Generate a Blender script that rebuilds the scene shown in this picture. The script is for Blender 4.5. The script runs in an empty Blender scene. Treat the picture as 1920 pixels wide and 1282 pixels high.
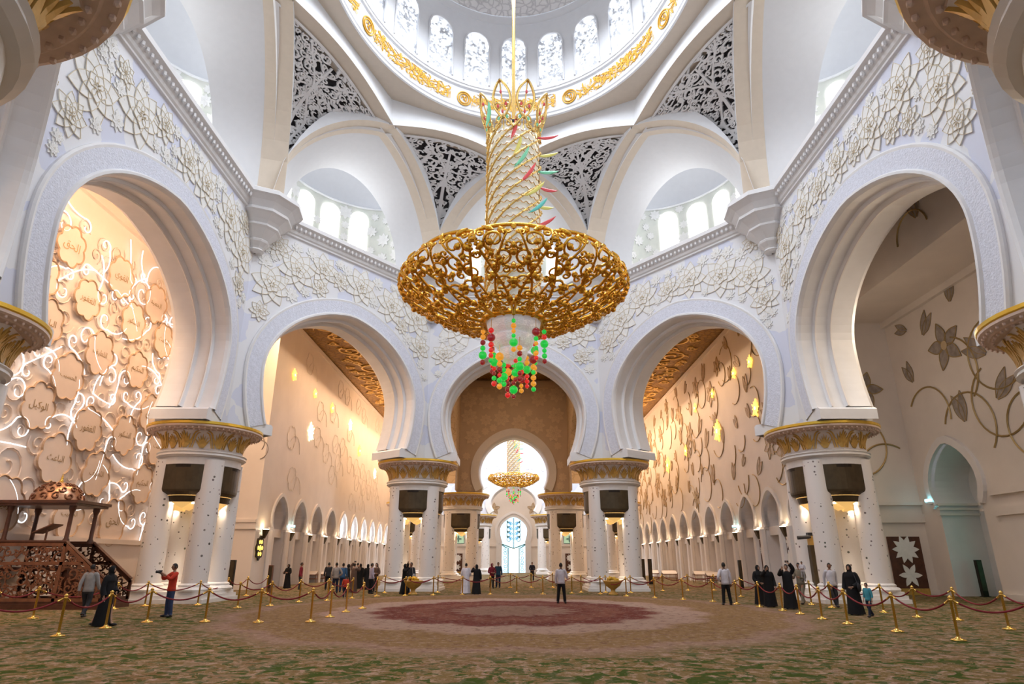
import bpy, math, random
import numpy as np
from math import sin, cos, pi, sqrt, radians, atan2, hypot, tan
R_ = random.Random(7)
SC = bpy.context.scene
COL = SC.collection

# ------------------------------------------------------------------ camera, sky, exposure, big lights
cam_d = bpy.data.cameras.new('camera'); CAM = bpy.data.objects.new('camera', cam_d); COL.objects.link(CAM)
cam_d.sensor_width = 36.0; cam_d.lens = 1180/1920*36; cam_d.clip_end = 400
cam_d.shift_x = -3/1920
CAM.location = (0, 0, 1.85); CAM.rotation_euler = (radians(90+19.17), 0, 0)
SC.camera = CAM
SC.view_settings.view_transform = 'Standard'; SC.view_settings.look = 'None'
SC.view_settings.gamma = 1.0; SC.view_settings.use_curve_mapping = False
SC.view_settings.exposure = 0.35
SC.cycles.use_denoising = True
SC.cycles.max_bounces = 6; SC.cycles.diffuse_bounces = 4; SC.cycles.glossy_bounces = 3
SC.cycles.transmission_bounces = 4; SC.cycles.transparent_max_bounces = 6
SC.cycles.caustics_reflective = False; SC.cycles.caustics_refractive = False
SC.cycles.sample_clamp_indirect = 6.0
W = bpy.data.worlds.new('daylight'); SC.world = W; W.use_nodes = True
bg = W.node_tree.nodes['Background']; bg.inputs[0].default_value = (0.76, 0.85, 1.0, 1); bg.inputs[1].default_value = 0.75

def area(name, loc, rot, sx, sy, power, col, spread=180):
    d = bpy.data.lights.new(name, 'AREA'); d.shape = 'RECTANGLE'; d.size = sx; d.size_y = sy
    d.energy = power; d.color = col; d.spread = radians(spread)
    o = bpy.data.objects.new(name, d); COL.objects.link(o); o.location = loc; o.rotation_euler = rot
    return o
def spot(name, loc, power, col, ang=80, aim=(0, 0, -1), size=.08, blend=.6):
    d = bpy.data.lights.new(name, 'SPOT'); d.energy = power; d.color = col; d.spot_size = radians(ang); d.spot_blend = blend
    d.shadow_soft_size = size
    o = bpy.data.objects.new(name, d); COL.objects.link(o); o.location = loc
    from mathutils import Vector
    o.rotation_euler = Vector(aim).to_track_quat('-Z', 'Y').to_euler()
    return o
WARM = (1.0, .64, .36); WARM2 = (1.0, .80, .58)
# cove lighting under the gilded ceilings of the side halls, then an added aisle fill
area('cove_and_fill_light', (-15.6, 80, 19.6), (0, radians(-38), 0), .5, 62, 5200, WARM)
area('cove_and_fill_light', (15.6, 80, 19.6), (0, radians(38), 0), .5, 62, 5200, WARM)
area('cove_and_fill_light', (-18.2, 24, 18.5), (0, radians(-35), 0), .5, 42, 3800, WARM)
area('cove_and_fill_light', (20.3, 24, 13.5), (0, radians(50), 0), .5, 26, 800, WARM2)  # added soft fill that brightens the right aisle wall
# daylight of the second dome and of the near dome's drum
area('dome_daylight', (0, 83, 30), (0, 0, 0), 18, 18, 9000, (.9, .95, 1))
area('dome_daylight', (0, 24.6, 37), (0, 0, 0), 11, 13, 3600, (.86, .92, 1), 160)

# ------------------------------------------------------------------ materials
MATS = {}
def nodes(m):
    m.use_nodes = True; nt = m.node_tree; return nt, nt.nodes, nt.links, nt.nodes['Principled BSDF']
def mat(name, col, rough=.5, metal=0., spec=.4, var=0., scale=3., bump=0., bscale=20., emit=None, estr=0., coat=0.):
    m = bpy.data.materials.new(name); nt, N, L, b = nodes(m)
    b.inputs['Base Color'].default_value = (*col, 1); b.inputs['Roughness'].default_value = rough
    b.inputs['Metallic'].default_value = metal; b.inputs['Specular IOR Level'].default_value = spec
    if coat: b.inputs['Coat Weight'].default_value = coat
    if emit: b.inputs['Emission Color'].default_value = (*emit, 1); b.inputs['Emission Strength'].default_value = estr
    if var or bump:
        tc = N.new('ShaderNodeTexCoord')
    if var:
        n = N.new('ShaderNodeTexNoise'); n.inputs['Scale'].default_value = scale; n.inputs['Detail'].default_value = 6
        r = N.new('ShaderNodeValToRGB')
        r.color_ramp.elements[0].position = .3; r.color_ramp.elements[1].position = .7
        r.color_ramp.elements[0].color = (*[max(0, c*(1-var)) for c in col], 1); r.color_ramp.elements[1].color = (*[min(1, c*(1+var*.5)) for c in col], 1)
        L.new(tc.outputs['Object'], n.inputs['Vector']); L.new(n.outputs['Fac'], r.inputs[0]); L.new(r.outputs[0], b.inputs['Base Color'])
    if bump:
        n2 = N.new('ShaderNodeTexNoise'); n2.inputs['Scale'].default_value = bscale; n2.inputs['Detail'].default_value = 4
        bp = N.new('ShaderNodeBump'); bp.inputs['Strength'].default_value = bump; bp.inputs['Distance'].default_value = .05
        L.new(tc.outputs['Object'], n2.inputs['Vector']); L.new(n2.outputs['Fac'], bp.inputs['Height']); L.new(bp.outputs[0], b.inputs['Normal'])
    MATS[name] = m; return m
def ramp(N, stops):
    r = N.new('ShaderNodeValToRGB'); e = r.color_ramp.elements
    while len(e) < len(stops): e.new(.5)
    for k, (p, c) in enumerate(stops): e[k].position = p; e[k].color = (*c, 1)
    return r

mat('white_marble', (.80, .79, .80), .35, var=.05, scale=1.2)
mat('smooth_plaster', (.74, .745, .77), .6, var=.02)
mat('carved_marble', (.74, .76, .86), .5, var=.10, scale=7, bump=.7, bscale=14)  # blue tint puts the cool daylight on the archivolts into the colour
mat('warm_lit_plaster', (.73, .63, .52), .6, var=.03)  # tan tone carries the warm light on ribs and soffits
mat('ivory_petal', (.83, .82, .80), .4, var=.05, scale=4)
mat('gold_line', (.70, .60, .44), .5)
mat('scale_edge', (.72, .68, .60), .5)
mat('gold', (.95, .60, .12), .22, 1.0)
mat('cap_gold', (.62, .38, .10), .42, .35, var=.15, scale=8)
mat('rim_gold', (.80, .52, .07), .3, .6)
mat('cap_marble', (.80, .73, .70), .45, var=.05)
mat('cap_under_shade', (.72, .55, .46), .5, var=.08, scale=5)  # browner than the cap marble: shade under the lip, put into the colour
mat('bronze', (.085, .062, .035), .42, .6, var=.2, scale=3)
mat('bronze_dark', (.03, .022, .015), .5, .5)
mat('gold_glow', (.95, .62, .2), .35, .7, emit=(1, .6, .2), estr=.5)  # emission paints the golden lamplight caught below the air boxes
mat('lamp_glow', (1, .9, .7), .4, emit=(1, .82, .55), estr=25)
mat('hall_marble', (.78, .70, .63), .4, var=.06, scale=.6)
mat('hall_marble_white', (.78, .74, .72), .35, var=.05, scale=.8)
mat('lattice_white', (.80, .79, .80), .45)
mat('cavity_shade', (.09, .085, .095), .9)
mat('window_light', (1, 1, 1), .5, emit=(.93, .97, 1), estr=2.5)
mat('niche_light', (1, 1, 1), .5, emit=(.97, .985, 1), estr=5.0)
mat('glass_white', (.9, .93, 1), .2, emit=(.85, .93, 1), estr=1.3)
mat('wood_dark', (.10, .035, .018), .4, var=.3, scale=4)
mat('wood_mid', (.22, .085, .04), .4, var=.3, scale=4)
mat('copper_dome', (.55, .30, .18), .3, .75, var=.25, scale=9)
mat('rope_red', (.20, .012, .02), .7)
mat('brass', (.78, .52, .14), .25, 1.0)
mat('black_plastic', (.03, .03, .035), .4)
mat('camera_blue', (.02, .10, .42), .15, spec=.8)
mat('scroll_gold', (.86, .58, .20), .4, .4)
mat('script_gold', (.80, .44, .05), .5, .1)
mat('gold_leaf', (.82, .46, .08), .4, .5)

def m_gypsum():
    m = bpy.data.materials.new('pierced_gypsum'); nt, N, L, b = nodes(m); b.inputs['Base Color'].default_value = (.82, .82, .84, 1); b.inputs['Roughness'].default_value = .7
    t = N.new('ShaderNodeBsdfTranslucent'); t.inputs[0].default_value = (.72, .74, .78, 1); mx = N.new('ShaderNodeMixShader'); mx.inputs[0].default_value = .42
    L.new(b.outputs[0], mx.inputs[1]); L.new(t.outputs[0], mx.inputs[2]); L.new(mx.outputs[0], N['Material Output'].inputs[0]); MATS['gypsum'] = m
m_gypsum()
def m_wall():
    m = bpy.data.materials.new('inlaid_wall_marble'); nt, N, L, b = nodes(m)
    tc = N.new('ShaderNodeTexCoord')
    v = N.new('ShaderNodeTexVoronoi'); v.inputs['Scale'].default_value = .9
    sep = N.new('ShaderNodeSeparateColor'); L.new(v.outputs['Color'], sep.inputs[0])
    r = ramp(N, [(0, (.78, .78, .81)), (.62, (.78, .78, .81)), (.64, (.66, .68, .80)), (1, (.71, .72, .81))])  # base tone cooled to suggest daylight; lavender patches are the inlay itself
    r.color_ramp.interpolation = 'CONSTANT'
    n = N.new('ShaderNodeTexNoise'); n.inputs['Scale'].default_value = .8; n.inputs['Detail'].default_value = 5
    mx = N.new('ShaderNodeMix'); mx.data_type = 'RGBA'; mx.blend_type = 'MULTIPLY'; mx.inputs[0].default_value = .35
    L.new(tc.outputs['Object'], n.inputs['Vector'])
    wv = N.new('ShaderNodeVectorMath'); wv.operation = 'ADD'
    L.new(tc.outputs['Object'], wv.inputs[0]); L.new(n.outputs['Color'], wv.inputs[1]); L.new(wv.outputs[0], v.inputs['Vector'])
    L.new(sep.outputs[0], r.inputs[0]); L.new(r.outputs[0], mx.inputs[6]); L.new(n.outputs['Fac'], mx.inputs[7])
    L.new(r.outputs[0], b.inputs['Base Color'])
    b.inputs['Roughness'].default_value = .4
    MATS['wall_inlay'] = m
m_wall()

def m_shaft():
    m = bpy.data.materials.new('inlaid_column_marble'); nt, N, L, b = nodes(m)
    tc = N.new('ShaderNodeTexCoord'); v = N.new('ShaderNodeTexVoronoi'); v.inputs['Scale'].default_value = 4.6
    sep = N.new('ShaderNodeSeparateColor'); L.new(tc.outputs['Object'], v.inputs['Vector']); L.new(v.outputs['Color'], sep.inputs[0])
    gate = N.new('ShaderNodeMath'); gate.operation = 'GREATER_THAN'; gate.inputs[1].default_value = .35; L.new(sep.outputs[0], gate.inputs[0])
    sz = N.new('ShaderNodeMath'); sz.operation = 'MULTIPLY_ADD'; sz.inputs[1].default_value = .22; sz.inputs[2].default_value = .05; L.new(sep.outputs[1], sz.inputs[0])
    lt = N.new('ShaderNodeMath'); lt.operation = 'LESS_THAN'; L.new(v.outputs['Distance'], lt.inputs[0]); L.new(sz.outputs[0], lt.inputs[1])
    mu = N.new('ShaderNodeMath'); mu.operation = 'MULTIPLY'; L.new(gate.outputs[0], mu.inputs[0]); L.new(lt.outputs[0], mu.inputs[1])
    r = ramp(N, [(0, (.07, .06, .06)), (.35, (.16, .17, .13)), (.7, (.20, .14, .16)), (1, (.28, .26, .22))]); L.new(sep.outputs[2], r.inputs[0])
    mx = N.new('ShaderNodeMix'); mx.data_type = 'RGBA'; mx.inputs[6].default_value = (.80, .76, .74, 1)
    L.new(mu.outputs[0], mx.inputs[0]); L.new(r.outputs[0], mx.inputs[7]); L.new(mx.outputs[2], b.inputs['Base Color'])
    b.inputs['Roughness'].default_value = .25
    MATS['shaft_marble'] = m
m_shaft()

def m_pattern(name, c0, c1, scale, lo=.0, hi=.12, rough=.5, metal=0., bump=.5):
    """carved tracery: edges of warped cells"""
    m = bpy.data.materials.new(name); nt, N, L, b = nodes(m)
    tc = N.new('ShaderNodeTexCoord'); n = N.new('ShaderNodeTexNoise'); n.inputs['Scale'].default_value = scale*.6
    ad = N.new('ShaderNodeVectorMath'); ad.operation = 'MULTIPLY_ADD'; ad.inputs[1].default_value = (1.2/scale,)*3
    v = N.new('ShaderNodeTexVoronoi'); v.feature = 'DISTANCE_TO_EDGE'; v.inputs['Scale'].default_value = scale
    L.new(tc.outputs['Object'], n.inputs['Vector']); L.new(n.outputs['Color'], ad.inputs[0]); L.new(tc.outputs['Object'], ad.inputs[2])
    L.new(ad.outputs[0], v.inputs['Vector'])
    r = ramp(N, [(lo, c0), (hi, c1)]); L.new(v.outputs['Distance'], r.inputs[0]); L.new(r.outputs[0], b.inputs['Base Color'])
    bp = N.new('ShaderNodeBump'); bp.inputs['Strength'].default_value = bump; bp.inputs['Distance'].default_value = .1
    L.new(v.outputs['Distance'], bp.inputs['Height']); L.new(bp.outputs[0], b.inputs['Normal'])
    b.inputs['Roughness'].default_value = rough; b.inputs['Metallic'].default_value = metal
    MATS[name] = m
m_pattern('dome_carving', (.56, .54, .55), (.82, .80, .80), 1.9, .0, .14)
m_pattern('gilded_ceiling', (.20, .095, .018), (.36, .19, .035), 2.2, .02, .2, .45, .35)
m_pattern('brown_carving', (.50, .35, .20), (.66, .50, .32), 1.6, .0, .08, .6)

def m_carpet():
    m = bpy.data.materials.new('medallion_carpet'); nt, N, L, b = nodes(m)
    tc = N.new('ShaderNodeTexCoord'); sp = N.new('ShaderNodeSeparateXYZ'); L.new(tc.outputs['Object'], sp.inputs[0])
    def M(op, a=None, bb=None, c=None):
        n = N.new('ShaderNodeMath'); n.operation = op
        for k, x in enumerate((a, bb, c)):
            if x is None: continue
            if isinstance(x, (int, float)): n.inputs[k].default_value = x
            else: L.new(x, n.inputs[k])
        return n.outputs[0]
    def noise(s, d=6, r=.65, dist=0.):
        n = N.new('ShaderNodeTexNoise'); n.inputs['Scale'].default_value = s; n.inputs['Detail'].default_value = d; n.inputs['Roughness'].default_value = r; n.inputs['Distortion'].default_value = dist
        L.new(tc.outputs['Object'], n.inputs['Vector']); return n
    def mix(f, a, c):
        n = N.new('ShaderNodeMix'); n.data_type = 'RGBA'
        if isinstance(f, float): n.inputs[0].default_value = f
        else: L.new(f, n.inputs[0])
        for k, x in ((6, a), (7, c)):
            if isinstance(x, tuple): n.inputs[k].default_value = (*x, 1)
            else: L.new(x, n.inputs[k])
        return n.outputs[2]
    x = sp.outputs[0]; y = M('MULTIPLY', M('SUBTRACT', sp.outputs[1], 27.0), .86)
    r = M('SQRT', M('ADD', M('MULTIPLY', x, x), M('MULTIPLY', y, y))); a = M('ARCTAN2', y, x)
    nz = noise(2.2, 8, .75)
    wob = M('ABSOLUTE', M('SINE', M('MULTIPLY', a, 8)))
    rr = M('ADD', r, M('ADD', M('MULTIPLY', wob, -.55), M('MULTIPLY', M('SUBTRACT', nz.outputs['Fac'], .5), 1.1)))
    zone = ramp(N, [(0, (.26, .16, .12)), (.045, (.28, .17, .135)), (.055, (.15, .035, .03)), (.085, (.22, .085, .06)), (.105, (.14, .03, .027)), (.122, (.16, .04, .035)), (.132, (.38, .27, .22)),
                    (.168, (.36, .24, .19)), (.178, (.22, .13, .055)), (.235, (.21, .125, .055)), (.243, (.26, .16, .12)), (.256, (.22, .14, .08)), (.268, (.165, .108, .04)), (.6, (.185, .12, .05))])
    L.new(M('DIVIDE', rr, 40.), zone.inputs[0])
    outm = N.new('ShaderNodeMapRange'); outm.inputs[1].default_value = 10.1; outm.inputs[2].default_value = 11.0; L.new(rr, outm.inputs[0])
    col = zone.outputs[0]
    # woven specks: dark inside the medallion, leafy green and rose outside it
    col = mix(M('MULTIPLY', M('GREATER_THAN', noise(3.4, 6, .7).outputs['Fac'], .56), .55), col, mix(outm.outputs[0], (.11, .05, .04), (.42, .28, .21)))
    col = mix(M('MULTIPLY', M('GREATER_THAN', noise(5.2, 5, .7, .6).outputs['Fac'], .56), .40), col, mix(outm.outputs[0], (.40, .29, .23), (.46, .31, .28)))
    n3 = noise(2.3, 5, .6, 1.2)
    col = mix(M('MULTIPLY', M('GREATER_THAN', n3.outputs['Fac'], .53), M('MULTIPLY', outm.outputs[0], .9)), col, (.026, .060, .004))
    # rosettes: petalled flowers of two sizes with their own colours
    def rosette(col, sc, rad, pet, stops, amt, seed):
        mp = N.new('ShaderNodeMapping'); mp.inputs['Location'].default_value = (seed, seed*.7, 0); mp.inputs['Scale'].default_value = (sc, sc, sc); L.new(tc.outputs['Object'], mp.inputs['Vector'])
        v = N.new('ShaderNodeTexVoronoi'); v.inputs['Scale'].default_value = 1.0; v.inputs['Randomness'].default_value = .8; v.voronoi_dimensions = '2D'; L.new(mp.outputs[0], v.inputs['Vector'])
        d = N.new('ShaderNodeVectorMath'); d.operation = 'SUBTRACT'; L.new(mp.outputs[0], d.inputs[0]); L.new(v.outputs['Position'], d.inputs[1])
        s2 = N.new('ShaderNodeSeparateXYZ'); L.new(d.outputs[0], s2.inputs[0]); an = M('ARCTAN2', s2.outputs[1], s2.outputs[0])
        se = N.new('ShaderNodeSeparateColor'); L.new(v.outputs['Color'], se.inputs[0])
        lobes = M('MULTIPLY_ADD', M('COSINE', M('MULTIPLY', an, pet)), .25, .75)
        q = M('DIVIDE', v.outputs['Distance'], M('MULTIPLY', lobes, M('MULTIPLY_ADD', se.outputs[1], rad*.6, rad*.6)))
        q = M('ADD', q, M('MULTIPLY', M('SUBTRACT', nz.outputs['Fac'], .5), .9))
        fl = ramp(N, stops); fl.color_ramp.interpolation = 'CONSTANT'; L.new(se.outputs[0], fl.inputs[0])
        ringc = mix(M('LESS_THAN', q, .38), fl.outputs[0], (.16, .03, .03)); ringc = mix(M('LESS_THAN', M('ABSOLUTE', M('SUBTRACT', q, .62)), .09), ringc, (.10, .08, .03))
        return mix(M('MULTIPLY', M('LESS_THAN', q, 1.0), amt), col, ringc)
    col = rosette(col, .30, .50, 5, [(0, (.48, .33, .28)), (.5, (.45, .29, .26)), (.8, (.36, .18, .16))], mix(outm.outputs[0], (0.12, 0, 0), (.6, 0, 0)), 3.)
    col = rosette(col, 1.5, .50, 6, [(0, (.38, .27, .23)), (.4, (.28, .12, .11)), (.6, (.40, .28, .25)), (.8, (.035, .06, .008))], mix(outm.outputs[0], (.25, 0, 0), (.6, 0, 0)), 11.)
    L.new(col, b.inputs['Base Color']); b.inputs['Roughness'].default_value = .95; b.inputs['Specular IOR Level'].default_value = .08
    bp = N.new('ShaderNodeBump'); bp.inputs['Strength'].default_value = .3; bp.inputs['Distance'].default_value = .03
    L.new(noise(14).outputs['Fac'], bp.inputs['Height']); L.new(bp.outputs[0], b.inputs['Normal'])
    MATS['carpet'] = m
m_carpet()

# ------------------------------------------------------------------ mesh helpers
def arr(p): return np.array(p, float)
class MB:
    def __init__(s): s.v = []; s.f = []; s.m = []; s.n = 0
    def add(s, V, F, mi=0):
        V = np.asarray(V, float).reshape(-1, 3); o = s.n; s.v.append(V); s.n += len(V)
        for f in F: s.f.append([i+o for i in f]); s.m.append(mi)
    def box(s, x0, x1, y0, y1, z0, z1, mi=0):
        s.add([(x0,y0,z0),(x1,y0,z0),(x1,y1,z0),(x0,y1,z0),(x0,y0,z1),(x1,y0,z1),(x1,y1,z1),(x0,y1,z1)],
              [(3,2,1,0),(4,5,6,7),(0,1,5,4),(1,2,6,5),(2,3,7,6),(3,0,4,7)], mi)
    def grid(s, P, mi=0, cu=False, cv=False, flip=False):
        P = np.asarray(P, float); a, b = P.shape[:2]; F = []
        for i in range(a-(0 if cu else 1)):
            for j in range(b-(0 if cv else 1)):
                i2, j2 = (i+1) % a, (j+1) % b
                q = (i*b+j, i2*b+j, i2*b+j2, i*b+j2); F.append(q[::-1] if flip else q)
        s.add(P.reshape(-1, 3), F, mi)
    def lathe(s, prof, n=24, c=(0, 0), mi=0, rot=0., ax=1., ay=1., a0=0., a1=2*pi, flip=False):
        full = abs(a1-a0-2*pi) < 1e-6
        A = a0+rot+np.arange(n if full else n+1)*(a1-a0)/n
        P = np.array([[(c[0]+r*ax*cos(t), c[1]+r*ay*sin(t), z) for (r, z) in prof] for t in A])
        s.grid(P, mi, cu=full, flip=flip)
    def tube(s, P, r, n=6, mi=0, closed=False, cap=True):
        P = np.asarray(P, float); k = len(P)
        if k < 2: return
        r = np.full(k, r) if np.isscalar(r) else np.asarray(r, float)
        T = np.roll(P, -1, 0)-np.roll(P, 1, 0) if closed else np.gradient(P, axis=0)
        T /= np.maximum(np.linalg.norm(T, axis=1), 1e-9)[:, None]
        ref = arr((0, 0, 1)) if abs(T[0][2]) < .9 else arr((1, 0, 0))
        nv = np.cross(T[0], ref); nv /= np.linalg.norm(nv)
        A = np.arange(n)*2*pi/n; ca, sa = np.cos(A)[:, None], np.sin(A)[:, None]; Q = []
        for i in range(k):
            nv = nv-T[i]*nv.dot(T[i]); nv /= max(np.linalg.norm(nv), 1e-9); bv = np.cross(T[i], nv)
            Q.append(P[i]+r[i]*(ca*nv+sa*bv))
        o = s.n; s.grid(np.array(Q), mi, cu=closed, cv=True)
        if cap and not closed: s.f.append([o+j for j in range(n)][::-1]); s.m.append(mi); s.f.append([o+(k-1)*n+j for j in range(n)]); s.m.append(mi)
    def sphere(s, c, r, nu=10, nv=7, mi=0):
        r = (r, r, r) if np.isscalar(r) else r
        P = np.array([[(c[0]+r[0]*cos(a)*sin(b), c[1]+r[1]*sin(a)*sin(b), c[2]+r[2]*cos(b)) for b in np.linspace(.02, pi-.02, nv)] for a in np.arange(nu)*2*pi/nu])
        o = s.n; s.grid(P, mi, cu=True)
        s.f.append([o+i*nv for i in range(nu)]); s.m.append(mi); s.f.append([o+i*nv+nv-1 for i in range(nu)][::-1]); s.m.append(mi)
    def poly(s, pts, mi=0): s.add(pts, [list(range(len(pts)))], mi)
    def ribbon(s, pts2, w, fmap, t=.06, mi=0, h=0.):
        """flat strip along a 2-D curve laid on a surface: fmap(u, v, height) -> xyz"""
        p = np.asarray(pts2, float); k = len(p); w = np.full(k, w) if np.isscalar(w) else np.asarray(w, float)
        T = np.gradient(p, axis=0); T /= np.maximum(np.linalg.norm(T, axis=1), 1e-9)[:, None]; Nn = np.stack([-T[:, 1], T[:, 0]], 1)
        a = p+Nn*w[:, None]/2; b = p-Nn*w[:, None]/2
        P = np.array([[fmap(*a[i], h), fmap(*a[i], h+t), fmap(*b[i], h+t), fmap(*b[i], h)] for i in range(k)])
        s.grid(P, mi)
    def build(s, name, mats, parent=None, smooth=False):
        me = bpy.data.meshes.new(name)
        V = np.concatenate(s.v) if s.v else np.zeros((0, 3))
        me.from_pydata(V.tolist(), [], s.f)
        for m in (mats if isinstance(mats, (list, tuple)) else [mats]): me.materials.append(MATS[m])
        if len(set(s.m)) > 1: me.polygons.foreach_set('material_index', s.m)
        if smooth: me.polygons.foreach_set('use_smooth', [True]*len(s.f))
        me.update()
        o = bpy.data.objects.new(name, me); COL.objects.link(o)
        if parent: o.parent = parent
        return o
def tag(o, label=None, cat=None, group=None, kind=None):
    if label: o['label'] = label
    if cat: o['category'] = cat
    if group: o['group'] = group
    if kind: o['kind'] = kind
    return o
def empty(name, loc=(0, 0, 0), label=None, cat=None, group=None, rz=0.):
    o = bpy.data.objects.new(name, None); COL.objects.link(o); o.location = loc; o.rotation_euler = (0, 0, rz); o.empty_display_size = .2
    return tag(o, label, cat, group)
def struct(o): o['kind'] = 'structure'; return o
def copy_tree(o, parent=None):
    c = o.copy(); COL.objects.link(c)
    if parent: c.parent = parent
    for ch in o.children: copy_tree(ch, c)
    return c
ORD = ['first','second','third','fourth','fifth','sixth','seventh','eighth','ninth','tenth','eleventh','twelfth','thirteenth','fourteenth','fifteenth','sixteenth','seventeenth','eighteenth','nineteenth','twentieth','twenty-first','twenty-second','twenty-third','twenty-fourth','twenty-fifth','twenty-sixth','twenty-seventh','twenty-eighth','twenty-ninth','thirtieth','thirty-first','thirty-second','thirty-third']

# ornamental curves ------------------------------------------------------------
def spiral(c, r, turns, a0, d=1, n=22, rin=.18):
    t = np.linspace(0, 1, n); a = a0+d*t*turns*2*pi; rr = r*(1-(1-rin)*t)
    return np.stack([c[0]+rr*np.cos(a), c[1]+rr*np.sin(a)], 1)
def leafline(p, a, L, bend=.4, n=8):
    t = np.linspace(0, 1, n); an = a+bend*(t-.5)*2
    d = np.stack([np.cos(an), np.sin(an)], 1)*L/(n-1)
    return np.asarray(p)+np.cumsum(d, 0)-d[0]
def leafw(n, w): t = np.linspace(0, 1, n); return w*np.maximum(np.sin(pi*t**.75), .06)
def scrollwork(rng, inside, bounds, r0, r1, tries=1500, gap=.92):
    """circles packed at random, each turned into a spiral with leaves: list of (points, widths-kind)"""
    C = []
    for k in range(tries):
        r = r1+(r0-r1)*max(0, 1-k/(tries*.55))*rng.random()
        r = max(r, r1)
        p = (rng.uniform(bounds[0], bounds[1]), rng.uniform(bounds[2], bounds[3]))
        if not all(inside(p[0]+r*.9*cos(a), p[1]+r*.9*sin(a)) for a in (0, pi/2, pi, 3*pi/2)): continue
        if any(hypot(p[0]-q[0], p[1]-q[1]) < (r+q[2])*gap for q in C): continue
        C.append((p[0], p[1], r))
    return C
# ------------------------------------------------------------------ octagonal dome hall
CY = 24.6; ST = 1.25                                    # centre of the hall, its stretch along the nave
PIER = [arr(p) for p in [(-6.75,4.2),(-16.2,16.25),(-16.2,32.95),(-6.75,45),(6.75,45),(16.2,32.95),(16.2,16.25),(6.75,4.2)]]
def offset_poly(P, t, c):
    n = len(P); L = []
    for i in range(n):
        a, b = P[i], P[(i+1) % n]; d = (b-a)/np.linalg.norm(b-a); nn = arr((-d[1], d[0]))
        if nn.dot(arr(c)-a) < 0: nn = -nn
        L.append((a+nn*t, d))
    out = []
    for i in range(n):
        (p, d), (q, e) = L[i-1], L[i]
        M = np.array([d, -e]).T; k = np.linalg.solve(M, q-p); out.append(p+d*k[0])
    return out
PIN = offset_poly(PIER, 1.2, (0, CY)); POUT = offset_poly(PIER, -1.5, (0, CY))
ZT = 21.4
def arch_curve(w, zw, wf, zf, za, n=34, tail=8.35):
    t = np.linspace(0, 1, 9)[:-1]
    low = [(-(w-(w-wf)*(1-k)**2), zf+(zw-zf)*k) for k in t]
    a = np.linspace(0, pi, n); up = []
    for k in a:
        x = -w*cos(k); q = abs(cos(k)); up.append((x, zw+(za-zw)*(.90*sqrt(max(0, 1-q*q))+.10*(1-q))))
    hi = [(-x, z) for x, z in low[::-1]]
    return np.array(low+up+hi)
def offs(c, d):
    T = np.gradient(c, axis=0); T /= np.linalg.norm(T, axis=1)[:, None]
    return c+np.stack([-T[:, 1], T[:, 0]], 1)*d

def petal(mb, c, a, L, w, fmap, h0, mi=0, ml=1, lw=.02):
    n = 9; t = np.linspace(0, 1, n); prof = w*np.sin(pi*np.clip(t, 0, 1)**.85)*.5; prof[-1] = 0; prof[0] = w*.12
    ca, sa = cos(a), sin(a)
    def pt(x, y, h): return fmap(c[0]+x*ca-y*sa, c[1]+x*sa+y*ca, h)
    rows = []
    for i in range(n):
        x = L*t[i]; rows.append([pt(x, prof[i], h0-.05), pt(x, prof[i], h0+.02), pt(x, 0, h0+.012), pt(x, -prof[i], h0+.02), pt(x, -prof[i], h0-.05)])
    mb.grid(rows, mi)
    if ml is not None:
        x = L*t
        for s in (1, -1):
            pts = np.stack([c[0]+x*ca-s*prof*sa, c[1]+x*sa+s*prof*ca], 1); mb.ribbon(pts, lw, fmap, .012, ml, h0+.02)
def flower(mb, c, R, fmap, rng, h=0.02, layers=3, mi=0, ml=1, np_=8):
    a0 = rng.random()*2
    for k in range(layers):
        m = np_ if k < 2 else 5
        L = R*(1-.30*k)
        for j in range(m): petal(mb, c, a0+k*pi/m+j*2*pi/m, L, L*2*pi/m*.78, fmap, h+.032*k, mi, ml if R > .6 else None, .010+.010*R)
    for j in range(6):
        q = (c[0]+R*.10*cos(j), c[1]+R*.10*sin(j)); p = fmap(*q, h+.032*layers+.03); mb.sphere(p, R*.03, 5, 4, ml or mi)

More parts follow.
